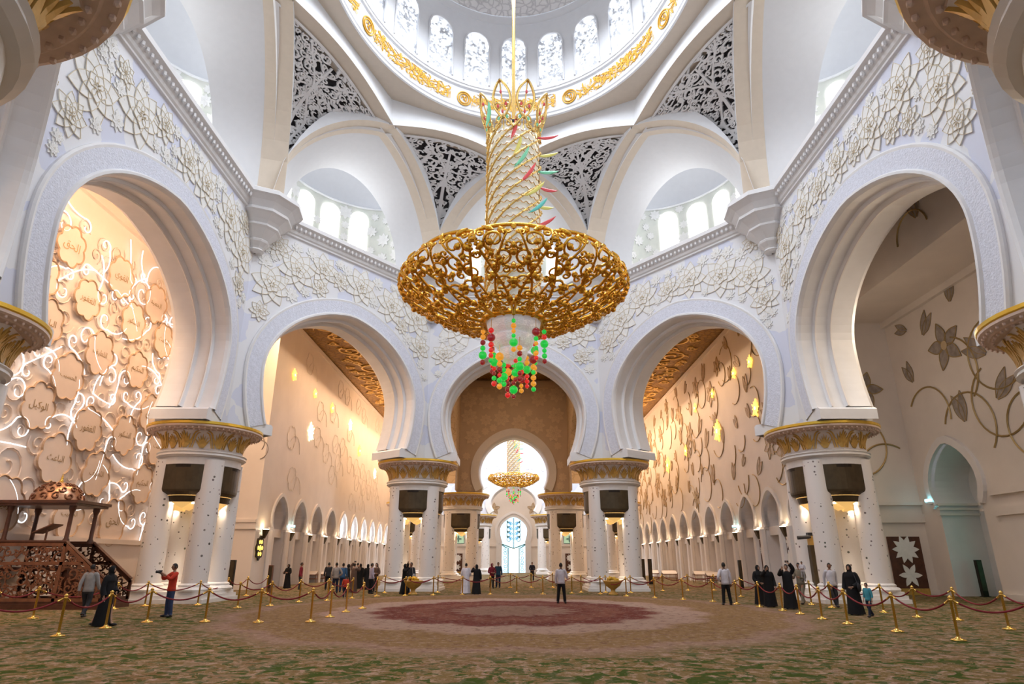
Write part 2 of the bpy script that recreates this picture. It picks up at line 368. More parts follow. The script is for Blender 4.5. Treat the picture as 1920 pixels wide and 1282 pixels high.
ARCHES = {'front': (4.95, 11.7, 4.35, 8.95, 16.25), 'diag': (5.65, 12.0, 5.1, 8.95, 16.75), 'side': (6.45, 12.3, 5.85, 8.95, 16.95)}
def wall(name, i, kind, side, relief=True):
    j = (i+1) % 8; A, B = PIER[i], PIER[j]; u = (B-A)/np.linalg.norm(B-A); n = arr((-u[1], u[0]))
    if n.dot(arr((0, CY))-A) < 0: n = -n
    M = (A+B)/2
    def fm(s, z, t): p = M+u*s+n*t; return (p[0], p[1], z)
    pr = ARCHES[kind]; c = arch_curve(*pr)
    wf = pr[2]
    foot = [(-wf-.12, 8.36), (-wf-.12, 8.9)]
    cur = np.array(foot+[tuple(x) for x in c]+[(-x, z) for x, z in foot[::-1]])
    mb = MB()
    for (E0, E1, t) in ((PIN[i], PIN[j], 1.2), (POUT[i], POUT[j], -1.5)):
        s0, s1 = (E0-M).dot(u), (E1-M).dot(u)
        nc = len(cur); mid = nc//2
        l = [(s0, 8.36)]+[tuple(x) for x in cur[:mid+1]]+[(cur[mid][0], ZT), (s0, ZT)]
        r = [(cur[mid][0], ZT)]+[tuple(x) for x in cur[mid:]]+[(s1, 8.36), (s1, ZT)]
        for q in (l, r): mb.poly([fm(a, b, t) for a, b in q], 0)
    mb.grid([[fm(a, b, 1.2), fm(a, b, -1.5)] for a, b in cur], 1)
    for s0, s1 in (((PIN[i]-M).dot(u), -wf-.12), (wf+.12, (PIN[j]-M).dot(u))):
        mb.poly([fm(s0, 8.36, 1.2), fm(s1, 8.36, 1.2), fm(s1, 8.36, -1.5), fm(s0, 8.36, -1.5)], 1)
    w = struct(mb.build(name, ['wall_inlay', 'smooth_plaster']))
    # archivolt: carved band, fillets and the stepped soffit
    mb = MB()
    prof = [(1.15,1.15),(1.15,1.30),(1.08,1.36),(.98,1.34),(.22,1.34),(.16,1.42),(.06,1.42),(.0,1.34),(-.05,1.2),(-.06,.62),(-.2,.56),(-.2,.5),(-.13,.44),(-.14,-.1),(-.3,-.18),(-.3,-.26),(-.22,-.32),(-.24,-1.35),(-.12,-1.55)]
    G = [[fm(*q, t) for q in offs(c, o)] for o, t in prof]
    for k in range(len(prof)-1): mb.grid([G[k], G[k+1]], 1 if k == 3 else 0)
    mb.build('archivolt', ['white_marble', 'carved_marble'], w)
    # small beads along the soffit steps
    mb = MB()
    for o, t in ((-.2, .53), (-.31, -.22)):
        q = offs(c, o); mb.tube([fm(a, b, t) for a, b in q], .055, 5, 0)
    mb.build('bead_moulding', ['hall_marble_white'], w)
    # carved blocks under the arch feet
    mb = MB()
    for sg in (-1, 1):
        P = [(wf-.42, 8.36), (wf-.42, 8.85), (wf-.3, 8.95), (wf+1.0, 8.95), (wf+1.0, 8.36)]
        f = [fm(sg*a, b, 1.30) for a, b in P]; bk = [fm(sg*a, b, -1.5) for a, b in P]
        mb.add(f+bk, [[0,1,2,3,4]]+[[k, k+1, k+6, k+5] for k in range(4)], 0)
    mb.build('impost_block', ['white_marble'], w)
    # cornice
    mb = MB(); cp = [(1.15,20.55),(1.32,20.62),(1.32,20.72),(1.4,20.8),(1.44,20.95),(1.62,21.2),(1.80,21.3),(1.80,21.55),(1.7,21.62),(-1.5,21.62)]
    rows = []
    for t, z in cp:
        e = offset_poly(PIER, t, (0, CY)); rows.append([(*e[i], z), (*e[j], z)])
    mb.grid(rows, 0); mb.build('cornice', ['white_marble'], w)
    mb = MB()                                            # egg-and-dart run in the hollow of the cornice
    e = offset_poly(PIER, 1.6, (0, CY)); L = np.linalg.norm(e[j]-e[i]); nn = int(L/.32)
    for k in range(nn):
        p = e[i]+(e[j]-e[i])*(k+.5)/nn; mb.sphere((p[0], p[1], 21.1), (.1, .1, .17), 5, 4, 0)
    mb.build('egg_moulding', ['white_marble'], w)
    if relief:
        rng = random.Random(i*13+5); mb = MB(); fl = []
        s0, s1 = (PIN[i]-M).dot(u), (PIN[j]-M).dot(u)
        W0, Z0, ZA = pr[0], pr[1], pr[4]
        def free(s, z, r):
            if s-r*.8 < s0+.15 or s+r*.8 > s1-.15 or z+r > 20.5 or z-r < 9.3: return False
            oc = offs(c, 1.25)
            return np.min(np.hypot(oc[:, 0]-s, oc[:, 1]-z)) > r*.85 and not (abs(s) < W0+1.1 and z < Z0+1) and (s/(W0+1.25))**2+((z-Z0)/(ZA-Z0+1.25))**2 > 1
        for k in range(4200):
            r = [1.45, 1.2, .95, .7, .5, .34][min(5, k//600)]*rng.uniform(.85, 1.1)
            s, z = rng.uniform(s0, s1), rng.uniform(9.3, 20.4)
            if free(s, z, r) and all(hypot(s-a, z-b) > (r+q)*.74 for a, b, q in fl) and abs(s)*.55+z > 11.5: fl.append((s, z, r))
        for s, z, r in fl: flower(mb, (s, z), r, lambda a, b, h: fm(a, b, 1.2+h), rng, layers=3 if r > .7 else 2)
        mb.build('flower_relief', ['ivory_petal', 'gold_line'], w)
    return w
WNAMES = ['wall_near_left', 'wall_left', 'wall_diagonal_left', 'wall_front', 'wall_diagonal_right', 'wall_right', 'wall_near_right']
for i, (nm, kd) in enumerate(zip(WNAMES, ['diag', 'side', 'diag', 'front', 'diag', 'side', 'diag'])):
    wall(nm, i, kd, None, relief=True)

# corbels in the corners under the ribs
def corbel(i):
    p = PIN[i]; d = arr((0, CY))-p; d /= np.linalg.norm(d); c = p+d*.15
    a = atan2(d[1], d[0])
    prof = [(.05,16.9),(.3,16.95),(.42,17.1),(.36,17.25),(.42,17.4),(.62,17.75),(.66,17.9),(.6,18.0),(.66,18.1),(1.05,18.75),(1.18,18.9),(1.18,19.05),(1.1,19.15),(1.25,19.4),(1.6,19.85),(1.75,19.95),(1.75,20.15),(1.68,20.25),(1.95,20.75),(2.25,21.05),(2.4,21.15),(2.4,21.5),(2.3,21.62),(.1,21.64)]
    prof = [(r*(1.18-.18*min(1, r/2.2)), 18.5+(z-16.9)*.66) for r, z in prof]
    mb = MB(); mb.lathe(prof, 10, c, 0, rot=a+pi/10); return struct(mb.build('trim_%d' % (i+1), ['white_marble']))
for i in range(1, 7): corbel(i)

# ------------------------------------------------------------------ interlaced ribs
def XP(k): a = k*pi/4; return arr((-12.05*sin(a), CY+ST*11.9*cos(a)))       # k=0 front, k=1 front-left ...
ZX, ZS, ZO = 29.0, 21.6, 31.3
SP = []
for i in range(8):
    d = arr((0, CY))-PIN[i]; d /= np.linalg.norm(d); SP.append(PIN[i]+d*.75)
# pier i sits between X(k) and X(k-1): i=3 (front-left) between X(1) and X(0)
def kx(i): return ((4-i) % 8, (3-i) % 8)
def rib_path(i, k, n=16):                               # springing of pier i up to crossing k
    q = np.linspace(0, 1, n); a, b = SP[i], XP(k)
    z = ZS+(ZX-ZS)*np.sqrt(np.maximum(0, 1-(1-q)**2))
    return np.array([(*(a+(b-a)*s), zz) for s, zz in zip(q, z)])
def top_path(i, n=13):                                  # crossing to crossing above pier i
    k1, k0 = kx(i); q = np.linspace(0, 1, n); a, b = XP(k1), XP(k0)
    return np.array([(*(a+(b-a)*s), ZX+.85*sin(pi*s)) for s in q])
def sweep_box(mb, P, wd, dp, mi=0, inner=None):
    P = np.asarray(P); T = np.gradient(P, axis=0); T /= np.linalg.norm(T, axis=1)[:, None]
    B = np.cross((P[-1]-P[0])*arr((1, 1, 0)), (0, 0, 1)); B /= np.linalg.norm(B); rows = []
    for kq, (p, t) in enumerate(zip(P, T)):
        N = np.cross(B, t)*(.02+.98*min(1, max(0, kq/(len(P)*.5)-.2)))
        rows.append([p-B*wd/2, p+B*wd/2, p+B*wd/2+N*dp, p-B*wd/2+N*dp])
    rows = np.array(rows)
    mb.grid(rows[:, :2], 1); mb.grid(rows[:, 1:3], 0); mb.grid(rows[:, [3, 0]], 0)
tn = 9
RIBS = {}
for i in range(8):
    for k, nb in ((kx(i)[0], i-1), (kx(i)[1], i+1)):
        RIBS[(i, k)] = rib_path(i, k)
        mb = MB(); P = RIBS[(i, k)]; sweep_box(mb, P, 1.5, 1.1)
        struct(mb.build('trim_%d' % tn, ['smooth_plaster', 'warm_lit_plaster'])); tn += 1
for i in range(8):                                       # upright spandrel from the crossing arches up to the soffit
    P = top_path(i); c = arr((0, CY)); m = (P[0, :2]+P[-1, :2])/2; d = P[-1, :2]-P[0, :2]; d /= np.linalg.norm(d); nn = arr((-d[1], d[0]))
    if nn.dot(c-m) < 0: nn = -nn
    mb = MB()
    rows = []
    for p in P:
        f = p[:2]+nn*.7; b = p[:2]-nn*.75
        top = c+(p[:2]-c)*(.965)
        rows.append([(*top, ZO), (*f, p[2]), (*b, p[2]), (*b, ZO)])
    rows = np.array(rows); mb.grid(rows[:, :2], 0); mb.grid(rows[:, 1:3], 1); mb.grid(rows[:, 2:], 0)
    struct(mb.build('trim_%d' % tn, ['smooth_plaster', 'warm_lit_plaster'])); tn += 1

# ------------------------------------------------------------------ vaults and window niches behind the ribs
def niche(i, name):
    j = (i+1) % 8; A, B = PIER[i], PIER[j]; u = (B-A)/np.linalg.norm(B-A); n = arr((-u[1], u[0]))
    if n.dot(arr((0, CY))-A) < 0: n = -n
    M = (A+B)/2; hl = np.linalg.norm(B-A)/2
    k = kx(i)[1]                                         # crossing between piers i and j
    wo = min(5.2, hl-2.6); zo = 28.5; n_ = 16
    q = np.linspace(0, 1, n_)
    zz = ZS+(zo-ZS)*np.sqrt(np.maximum(0, 1-(1-q)**2.0)); ss = wo*(1-q)
    def fm(s, z, t): p = M+u*s+n*t; return (p[0], p[1], z)
    def outer(P):
        d = P[-1, :2]-P[0, :2]; d /= np.linalg.norm(d); e = arr((-d[1], d[0]))
        if e.dot(M-P[-1, :2]) < 0: e = -e
        Q = P.copy(); Q[:, :2] += e*.74; Q[:, 2] += .04; return Q
    L0, R0 = outer(RIBS[(i, k)]), outer(RIBS[(j, k)])
    OL = [fm(-s, z, -.6) for s, z in zip(ss, zz)]; OR = [fm(s, z, -.6) for s, z in zip(ss, zz)]
    mb = MB()
    for r, o in ((L0, OL), (R0, OR)):
        mb.grid([[arr(a)*(1-f)+arr(b)*f for f in (0, .33, .66, 1)] for a, b in zip(r, o)], 0)
    v = struct(mb.build('ceiling_'+name+'_vault', ['smooth_plaster'], smooth=True))
    # apse: half-round chamber, flowered mosaic below, smooth half dome above
    mb = MB(); m = 18; rows = []
    zl = np.concatenate([np.linspace(ZS, 28.3, 6), np.linspace(28.3, 31.45, 9)[1:]])
    D = 3.6; KA = 4.6
    def ap(th, z):
        f = min(1, max(0, (z-28.3)/(31.5-28.3))); g = sqrt(max(.0004, 1-f*f))
        return fm(-wo*1.04*cos(th)*g, z, -.6-D*sin(th)*g)
    th = np.linspace(0, pi, m)
    for a, z in enumerate(zl): rows.append([ap(t, z) for t in th])
    mb.grid(rows[:6], 0); mb.grid(rows[5:], 1)
    w = struct(mb.build('wall_'+name+'_niche', ['niche_mosaic', 'smooth_plaster'], smooth=True))
    # flowers on the mosaic
    rng = random.Random(i); mb = MB(); fl = []
    WT = [math.acos(-q/wo/1.04) for q in ((-4.75, -2.9, 2.9, 4.75) if hl > 8 else (-3.3, -1.1, 1.1, 3.3))]; ww = .66
    def fa(a, z, h): p = ap(a/KA, z); c0 = M-n*.6; d = c0-arr(p[:2]); d /= np.linalg.norm(d); return (p[0]+d[0]*h, p[1]+d[1]*h, z)
    for kk in range(700):
        r = rng.choice([.62, .5, .36]); a, z = rng.uniform(.3, KA*pi-.3), rng.uniform(ZS+.3, 27.9)
        if all(abs(a-KA*t) > ww+r*.6 or z < 23.6 for t in WT) and all(hypot(a-x, z-y) > (r+q)*.9 for x, y, q in fl): fl.append((a, z, r))
    for a, z, r in fl:
        for x in range(8): petal(mb, (a, z), x*pi/4, r, r*.5, fa, .04, 0, None)
    if fl: mb.build('flower_mosaic', ['ivory_petal'], w)
    for t in WT:
        a = KA*t; pts = [(a-ww, 23.9), (a+ww, 23.9)]+[(a+ww*cos(x), 27.2+ww*1.0*sin(x)) for x in np.linspace(0, pi, 10)]
        mb = MB(); mb.poly([fa(x, z, .07) for x, z in pts], 0)
        p = mb.build('window_pane', ['niche_light'], w); p['kind'] = 'structure'
    mb = MB()
    for zc in (28.3,):
        mb.tube([fa(KA*t, zc, .05) for t in np.linspace(0.02, pi-.02, 30)], .10, 6)
    mb.build('niche_moulding', ['smooth_plaster'], w)
def m_niche():
    m = bpy.data.materials.new('niche_mosaic_marble'); nt, N, L, b = nodes(m)
    tc = N.new('ShaderNodeTexCoord'); n = N.new('ShaderNodeTexNoise'); n.inputs['Scale'].default_value = 1.4
    r = ramp(N, [(.3, (.62, .64, .58)), (.7, (.70, .70, .64))]); L.new(tc.outputs['Object'], n.inputs['Vector']); L.new(n.outputs['Fac'], r.inputs[0]); L.new(r.outputs[0], b.inputs['Base Color'])
    MATS['niche_mosaic'] = m
m_niche()
for i, nm in enumerate(['near_left', 'left', 'diagonal_left', 'front', 'diagonal_right', 'right', 'near_right']): niche(i, nm)

# ------------------------------------------------------------------ pierced pendentive screens
def screen(i, label):
    k1, k0 = kx(i); Lr, Rr, Tp = RIBS[(i, k1)], RIBS[(i, k0)], top_path(i, 25)
    n = len(Lr); c = arr((0, CY, 24.))
    def path(P, s): x = s*(len(P)-1); a = int(min(len(P)-2, x)); f = x-a; return P[a]*(1-f)+P[a+1]*f
    def M(u, v, h):                                       # u across 0..1, v up 0..1
        u = min(1, max(0, u)); v = min(1, max(0, v))
        l, r = path(Lr, v), path(Rr, v); p = l*(1-u)+r*u
        p = p+arr((0, 0, (path(Tp, u)[2]-ZX)*v**3))
        out = arr((p[0]-c[0], p[1]-c[1], 0)); out /= np.linalg.norm(out)
        dn = arr((-out[0]*.75, -out[1]*.75, -.66))
        p = p+out*(.55*sin(pi*u)*sin(pi*v)*1.2+.25)
        return tuple(p+dn*h)
    wid = np.linalg.norm(XP(k1)-XP(k0)); hei = 12.0
    # work in metric coordinates centred on the axis: X in [-w(v)/2, w(v)/2], Y in [0, hei]
    def hw(Y): v = min(1, max(.001, Y/hei)); l, r = path(Lr, v), path(Rr, v); return max(.05, np.linalg.norm(r-l)/2)
    def fm(X, Y, h): return M(.5+X/(2*hw(Y)), Y/hei, h)
    root = empty('pendentive_screen', tuple(SP[i])+(ZS,), label, 'screen')
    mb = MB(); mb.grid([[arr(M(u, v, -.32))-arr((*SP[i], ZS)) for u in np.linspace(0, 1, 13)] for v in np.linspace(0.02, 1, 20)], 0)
    mb.build('shade_backing', ['cavity_shade'], root)  # added dark sheet stands for the unlit void behind the piercing
    o0 = arr((*SP[i], ZS)); f2 = lambda X, Y, h: tuple(arr(fm(X, Y, h))-o0)
    rng = random.Random(50+i); mb = MB()
    ins = lambda x, y: .4 < y < hei-.1 and 0.02 < x < hw(y)-.08
    C = scrollwork(rng, ins, (0, 4.6, .4, hei), .85, .2, 1600, .9)
    for sg in (1, -1):
        for x, y, r in C:
            a0 = rng.random()*6.28; d = rng.choice((1, -1))
            S = spiral((x, y), r, 1.15, a0, d, 16); S[:, 0] *= sg
            mb.ribbon(S, np.linspace(.21, .12, 16)*min(1, .55+r*.7), f2, .14)
            for q in range(4 if r > .45 else 2):
                an = a0+q*1.9+.5; p = (x+r*.45*cos(an), y+r*.45*sin(an)); Lf = leafline(p, an+d*.9, r*.85, d*.6); Lf[:, 0] *= sg
                mb.ribbon(Lf, leafw(8, .28*min(1, .5+r*.6)), f2, .13)
    for q in range(120):
        y = hei*sqrt(rng.random())*.98; x = rng.uniform(0, hw(y)-.05); Lf = leafline((x, y), rng.uniform(0, pi), rng.uniform(.5, 1.1), rng.uniform(-.8, .8))
        if all(abs(p[0]) < hw(p[1]) and 0 < p[1] < hei for p in Lf):
            for sg in (1, -1): g = Lf.copy(); g[:, 0] *= sg; mb.ribbon(g, leafw(8, .18), f2, .10)
    t = np.linspace(0, hei-.8, 30)
    for w_, sw in ((.0, 1),): mb.ribbon(np.stack([t*0, t], 1), .22*(1-t/hei)+.12, f2, .14)
    for sg in (1, -1):                                   # two stems that rise and part, and the frame
        t = np.linspace(.5, hei-.3, 40); mb.ribbon(np.stack([sg*.42*np.array([hw(y) for y in t])*np.sin(t/hei*pi*1.5)**2, t], 1), .16, f2, .14)
        t = np.linspace(.02, hei, 40); mb.ribbon(np.stack([sg*(np.array([hw(y) for y in t])-.12), t], 1), .3, f2, .18)
    t = np.linspace(-1, 1, 30); mb.ribbon(np.stack([t*(hw(hei)-.05), t*0+hei-.12], 1), .3, f2, .18)
    mb.build('tracery', ['lattice_white'], root)
for i, l in ((2, 'white pierced arabesque spandrel screen left of the chandelier, beside the big left niche'), (3, 'white pierced arabesque spandrel screen just left behind the chandelier shaft'),
             (4, 'white pierced arabesque spandrel screen just right behind the chandelier shaft'), (5, 'white pierced arabesque spandrel screen right of the chandelier, beside the big right niche')): screen(i, l)

# ------------------------------------------------------------------ dome: soffit, lettered ring, drum and cap
def octr(a, rc):                                          # radius of an octagon (corners at multiples of 45 deg) at angle a
    m = (a % (pi/4))-pi/8; return rc*cos(pi/8)/cos(m)
NA = 128; AA = np.arange(NA)*2*pi/NA
def el(r, a, z): return (-r*sin(a), CY+ST*r*cos(a), z)
mb = MB()
mb.grid([[el(octr(a, 12.6), a, ZO), el(9.85, a, ZO-.05)] for a in AA], 1, cu=True)
mb.grid([[el(r, a, z) for r, z in ((9.85, ZO-.05), (9.8, ZO-.12), (9.72, ZO-.05), (9.72, ZO+.12), (9.66, ZO+.2), (9.42, 32.75), (9.5, 32.8), (9.5, 32.95), (9.36, 33.0), (9.36, 33.15), (9.3, 33.2))] for a in AA], 0, cu=True)
struct(mb.build('ceiling_dome_ring', ['smooth_plaster', 'warm_lit_plaster']))
NWIN = 22
mb = MB(); da = 2*pi/NWIN; ha = .098; rd = 9.3
zs, zt, za_ = 33.45, 39.2, 37.0
rs_ = np.linspace(-1, 1, 13)
for w in range(NWIN):
    c = w*da
    mb.grid([[el(rd, c-da/2+(da/2-ha)*f, z) for z in (33.2, zt)] for f in (0, .5, 1)], 0); mb.grid([[el(rd, c+ha+(da/2-ha)*f, z) for z in (33.2, zt)] for f in (0, .5, 1)], 0)
    top = [(c+ha*x, za_+1.0*sqrt(max(0, 1-x*x))) for x in rs_]
    mb.grid([[el(rd, a, z), el(rd, a, zt)] for a, z in top], 0)
    mb.grid([[el(rd, c+ha*x, 33.2), el(rd, c+ha*x, zs)] for x in (-1, 0, 1)], 0)
    edge = [(c-ha, zs)]+top+[(c+ha, zs)]
    mb.grid([[el(rd, a, z), el(rd+.45, a, z)] for a, z in edge], 0)
    mb.tube([el(rd-.04, a, z) for a, z in edge], .07, 5, 0)
struct(mb.build('ceiling_drum', ['smooth_plaster']))
rng = random.Random(3)
for w in range(NWIN):
    c = w*da
    if abs(((c+pi) % (2*pi))-pi) > 2.2: 
        continue
    top = [(c+ha*x, za_+1.0*sqrt(max(0, 1-x*x))) for x in rs_]
    mb = MB(); mb.poly([el(rd+.45, a, z) for a, z in [(c-ha, zs)]+top+[(c+ha, zs)]], 0)
    win = struct(mb.build('window_%d' % (w+1), ['window_light']))
    mb = MB(); HW = 1.0
    fm = lambda X, Y, h: el(rd+.25-h, c+X/HW*ha, Y)
    ins = lambda x, y: abs(x) < .98 and zs < y < za_+.95*sqrt(max(0, 1-x*x))
    for x, y, r in scrollwork(rng, ins, (-1, 1, zs, za_+1), .5, .16, 420, .95):
        a0 = rng.random()*6.28; d = rng.choice((1, -1)); mb.ribbon(spiral((x, y), r, 1.1, a0, d, 13), .10, fm, .1)
        for q in range(2):
            an = a0+q*2.5; mb.ribbon(leafline((x+r*.5*cos(an), y+r*.5*sin(an)), an+d, r*1.3, d*.6, 6), leafw(6, .14), fm, .09)
    for s in (-.94, .94): mb.ribbon([(s, zs), (s, za_)], .1, fm, .1)
    for q in range(34):
        mb.ribbon(leafline((rng.uniform(-.85, .85), rng.uniform(zs, za_+.4)), rng.uniform(0, pi), rng.uniform(.5, 1.0), rng.uniform(-.7, .7), 6), leafw(6, .12), fm, .08)
    mb.build('window_lattice', ['gypsum'], win)
mb = MB()
prof = [(9.3, 39.2), (9.15, 39.25), (9.15, 39.4), (9.02, 39.45), (9.02, 39.6)]
mb.grid([[el(r, a, z) for r, z in prof] for a in AA], 0, cu=True)
prof = [(9.0*cos(t), 39.6+8.4*sin(t)) for t in np.linspace(0, pi/2-.001, 12)]
mb.grid([[el(r, a, z) for r, z in prof] for a in AA], 1, cu=True)
dm = struct(mb.build('ceiling_dome', ['smooth_plaster', 'dome_carving'], smooth=True))
# ------------------------------------------------------------------ halls, outer walls, floor, gilded ceilings
HC = 20.5
mb = MB(); mb.poly([(-40, -12, 0), (40, -12, 0), (40, 116, 0), (-40, 116, 0)], 0)
struct(mb.build('floor', ['carpet']))
def half_ceiling(sg):
    o = POUT
    S = lambda x, y: (sg*x, y)
    e = [18, 18] if sg < 0 else [20.7, 20.7]
    yr = 45.8 if sg < 0 else 39.0
    p = [tuple(q) for q in ((POUT[3], POUT[2], POUT[1], POUT[0]) if sg < 0 else (POUT[4], POUT[5], POUT[6], POUT[7]))]
    pts = [S(e[0], -12), S(e[0], yr), S(18, yr), S(18, 112), S(13, 112), S(13, 69), (0, 69), (0, p[0][1])]+p+[(p[3][0], -12)]
    mb = MB(); mb.poly([(x, y, HC) for x, y in pts], 0); return mb
for sg, nm in ((-1, 'ceiling_left_hall'), (1, 'ceiling_right_hall')):
    c = struct(half_ceiling(sg).build(nm, ['gilded_ceiling']))
    rng = random.Random(11+sg); mb = MB()
    C = scrollwork(rng, lambda x, y: -17.4 < x < -6.8 and 44 < y < 92 and (abs(x+12) < 5.2), (-17.6, -6.6, 44, 92), 1.9, .45, 1500, .95)
    fmc = lambda X, Y, h: (-sg*X, Y, HC-.02-h)
    for x, y, r in C:
        a0 = rng.random()*6.28; d = rng.choice((1, -1)); mb.ribbon(spiral((x, y), r, 1.5, a0, d, 26), .09+.05*r, fmc, .10)
        for q in range(3): an = a0+q*2; mb.ribbon(leafline((x+r*.5*cos(an), y+r*.5*sin(an)), an+d, r, d*.7), leafw(8, .16), fmc, .08)
    mb.build('gilded_scrollwork', ['scroll_gold'], c)
    if sg < 0:
        mb = MB(); C = scrollwork(rng, lambda x, y: -21.4 < x < -16.9, (-21.6, -16.9, 5, 45), 1.5, .5, 700, .95)
        for x, y, r in C: mb.ribbon(spiral((x, y), r, 1.5, rng.random()*6, rng.choice((1, -1)), 24), .16, lambda X, Y, h: (X, Y, 20.2-.02-h), .10)
        mb.build('gilded_scrollwork', ['scroll_gold'], c)
        mb = MB(); mb.poly([(-21.8, -12, 20.2), (-21.8, 45.8, 20.2), (-16.7, 45.8, 20.2), (-16.7, -12, 20.2)], 0); mb.poly([(-16.7, -12, 20.2), (-16.7, 45.8, 20.2), (-16.7, 45.8, HC), (-16.7, -12, HC)], 0); mb.build('lower_ceiling', ['gilded_ceiling'], c)

# arcaded nave walls: pointed horseshoe niches between slender piers
def small_arch(w, zw, wf, zf, za, n=16):
    c = []
    for k in np.linspace(0, 1, 5)[:-1]: c.append((-(w-(w-wf)*(1-k)**2), zf+(zw-zf)*k))
    for k in np.linspace(0, pi, n):
        x = -w*cos(k); q = abs(cos(k)); c.append((x, zw+(za-zw)*(.72*sqrt(max(0, 1-q*q))+.28*(1-q))))
    return np.array(c+[(-x, z) for x, z in c[:4][::-1]])
AY = [50.1+4.72*k for k in range(13)]
def arcade(sg, name, lit):
    Y0 = 45.8 if sg < 0 else 39.0; AY = [50.1+4.72*k for k in range(0 if sg < 0 else -2, 13)]
    X = 18.0*sg
    def fm(y, z, t): return (X-sg*t, y, z)                # t: out of the wall, towards the nave
    mb = MB(); ca = small_arch(1.55, 5.0, 1.2, 4.15, 6.6)
    mb.poly([fm(Y0, 7.6, 0), fm(112, 7.6, 0), fm(112, HC, 0), fm(Y0, HC, 0)], 0)
    edges = []
    for y in AY:
        cur = [(y+a, b) for a, b in ca]
        s0, s1 = y-2.36, y+2.36
        if y == AY[0]: s0 = Y0
        if y == AY[-1]: s1 = 112
        m = len(cur)//2
        # spandrel panels around the opening
        mb.poly([fm(a, b, 0) for a, b in [(s0, 4.15)]+cur[:m+1]+[(y, 7.6), (s0, 7.6)]], 0); mb.poly([fm(a, b, 0) for a, b in [(y, 7.6)]+cur[m:]+[(s1, 4.15), (s1, 7.6)]], 0)
        mb.grid([[fm(a, b, 0), fm(a, b, -1.1)] for a, b in cur], 1)
        # slender piers and niche below
        for a, b in ((s0, y-1.35), (y+1.35, s1)): mb.poly([fm(a, 0, 0), fm(b, 0, 0), fm(b, 4.15, 0), fm(a, 4.15, 0)], 1)
        for q in (-1.35, 1.35): mb.poly([fm(y+q, 0, 0), fm(y+q, 4.15, 0), fm(y+q, 4.15, -1.1), fm(y+q, 0, -1.1)], 1)
        mb.poly([fm(y-1.35, 0, -.9), fm(y+1.35, 0, -.9), fm(y+1.35, 4.0, -.9), fm(y-1.35, 4.0, -.9)], 1)
        mb.box(*sorted((X+sg*.9, X+sg*.2)), y-1.4, y+1.4, 3.55, 4.15, 1)
    mb.poly([fm(Y0, 0, -1.12), fm(112, 0, -1.12), fm(112, 7.4, -1.12), fm(Y0, 7.4, -1.12)], 1)
    w = struct(mb.build(name, ['hall_marble', 'hall_marble_white']))
    mb = MB()
    for y in AY:
        for d0, d1, t in ((.0, .24, .12),):
            o1 = offs(ca, .26); mb.grid([[fm(y+a, b, .0) for a, b in o1], [fm(y+a, b, .14) for a, b in o1], [fm(y+a, b, .14) for a, b in ca], [fm(y+a, b, -.3) for a, b in ca]], 0)
        for q in (-1.72, 1.72):
            mb.box(*sorted((X-sg*.16, X+sg*.3)), y+q-.42, y+q+.42, 3.98, 4.16, 0)
            mb.tube([fm(y+q*.98, 0, .1), fm(y+q*.98, 3.98, .1)], .3, 8, 0)
    mb.build('arch_moulding', ['hall_marble_white'], w)
    mb = MB(); mb.box(*sorted((X-sg*.12, X+sg*.1)), Y0, 112, HC-.5, HC-.1, 0); mb.build('ceiling_moulding', ['hall_marble'], w)
    for k, y in enumerate(AY):
        mb = MB(); pts = [(y+a, b) for a, b in ca]; mb.poly([fm(a, b, -.95) for a, b in pts], 0)
        p = mb.build('window_pane' if lit(k) else 'niche_back', ['arcade_light' if lit(k) else 'hall_marble'], w); p['kind'] = 'structure'
    return w
mat('arcade_light', (1, 1, 1), .5, emit=(.95, .97, 1), estr=2.6)
WAL = arcade(-1, 'wall_left_nave', lambda k: k >= 4)
WAR = arcade(1, 'wall_right_nave', lambda k: False)
# prayer wall on the left: named flowers, vines of light, plain foot
mat('prayer_marble', (.80, .70, .63), .45, var=.05, scale=.8, bump=.25, bscale=1.2)
mat('plaque_marble', (.80, .68, .60), .4, var=.04, scale=1.5)
mat('plaque_edge', (.50, .34, .22), .5)
mat('plaque_script', (.40, .27, .12), .4, .3)
mat('light_fibre', (1, 1, 1), .4, emit=(.92, .96, 1), estr=1.25)
QX, QY, QH = -21.8, 45.8, 20.2
mb = MB(); mb.poly([(QX, -12, 0), (QX, QY, 0), (QX, QY, QH), (QX, -12, QH)], 0)
for d, z0, z1 in ((.2, 1.0, 2.7), (.35, 2.7, 2.95), (.4, 0, .22), (.25, QH-.7, QH-.2)): mb.box(QX, QX+d, -12, QY, z0, z1, 0)
WQ = struct(mb.build('wall_prayer', ['prayer_marble']))
fq = lambda Y, Z, h: (QX+h, Y, Z)
rng = random.Random(21); PLQ = []
row = 0; z = 4.1
while z < 18.2:
    y = -2+(row % 2)*1.9
    while y < 44.6:
        if rng.random() < .80: PLQ.append((y+rng.uniform(-.45, .45), z+rng.uniform(-.35, .35)))
        y += 3.7
    z += 2.05; row += 1
mb = MB(); mbe = MB()
for y, z in PLQ:
    R = rng.uniform(1.05, 1.25); a0 = rng.random(); pts = []
    for t in np.linspace(0, 2*pi, 57)[:-1]:
        r = R*(.80+.17*abs(cos((t+a0)*3.5))**.8); pts.append((y+r*cos(t), z+r*1.05*sin(t)))
    nn = len(pts); mb.add([fq(a, b, .16) for a, b in pts]+[fq(a, b, 0) for a, b in pts], [list(range(nn))[::-1]]+[[k, (k+1) % nn, (k+1) % nn+nn, k+nn] for k in range(nn)], 0)
    mbe.tube([fq(a, b, .16) for a, b in pts], .055, 4, 0, closed=True)
mb.build('flower_plaque', ['plaque_marble'], WQ); mbe.build('plaque_edge', ['plaque_edge'], WQ)
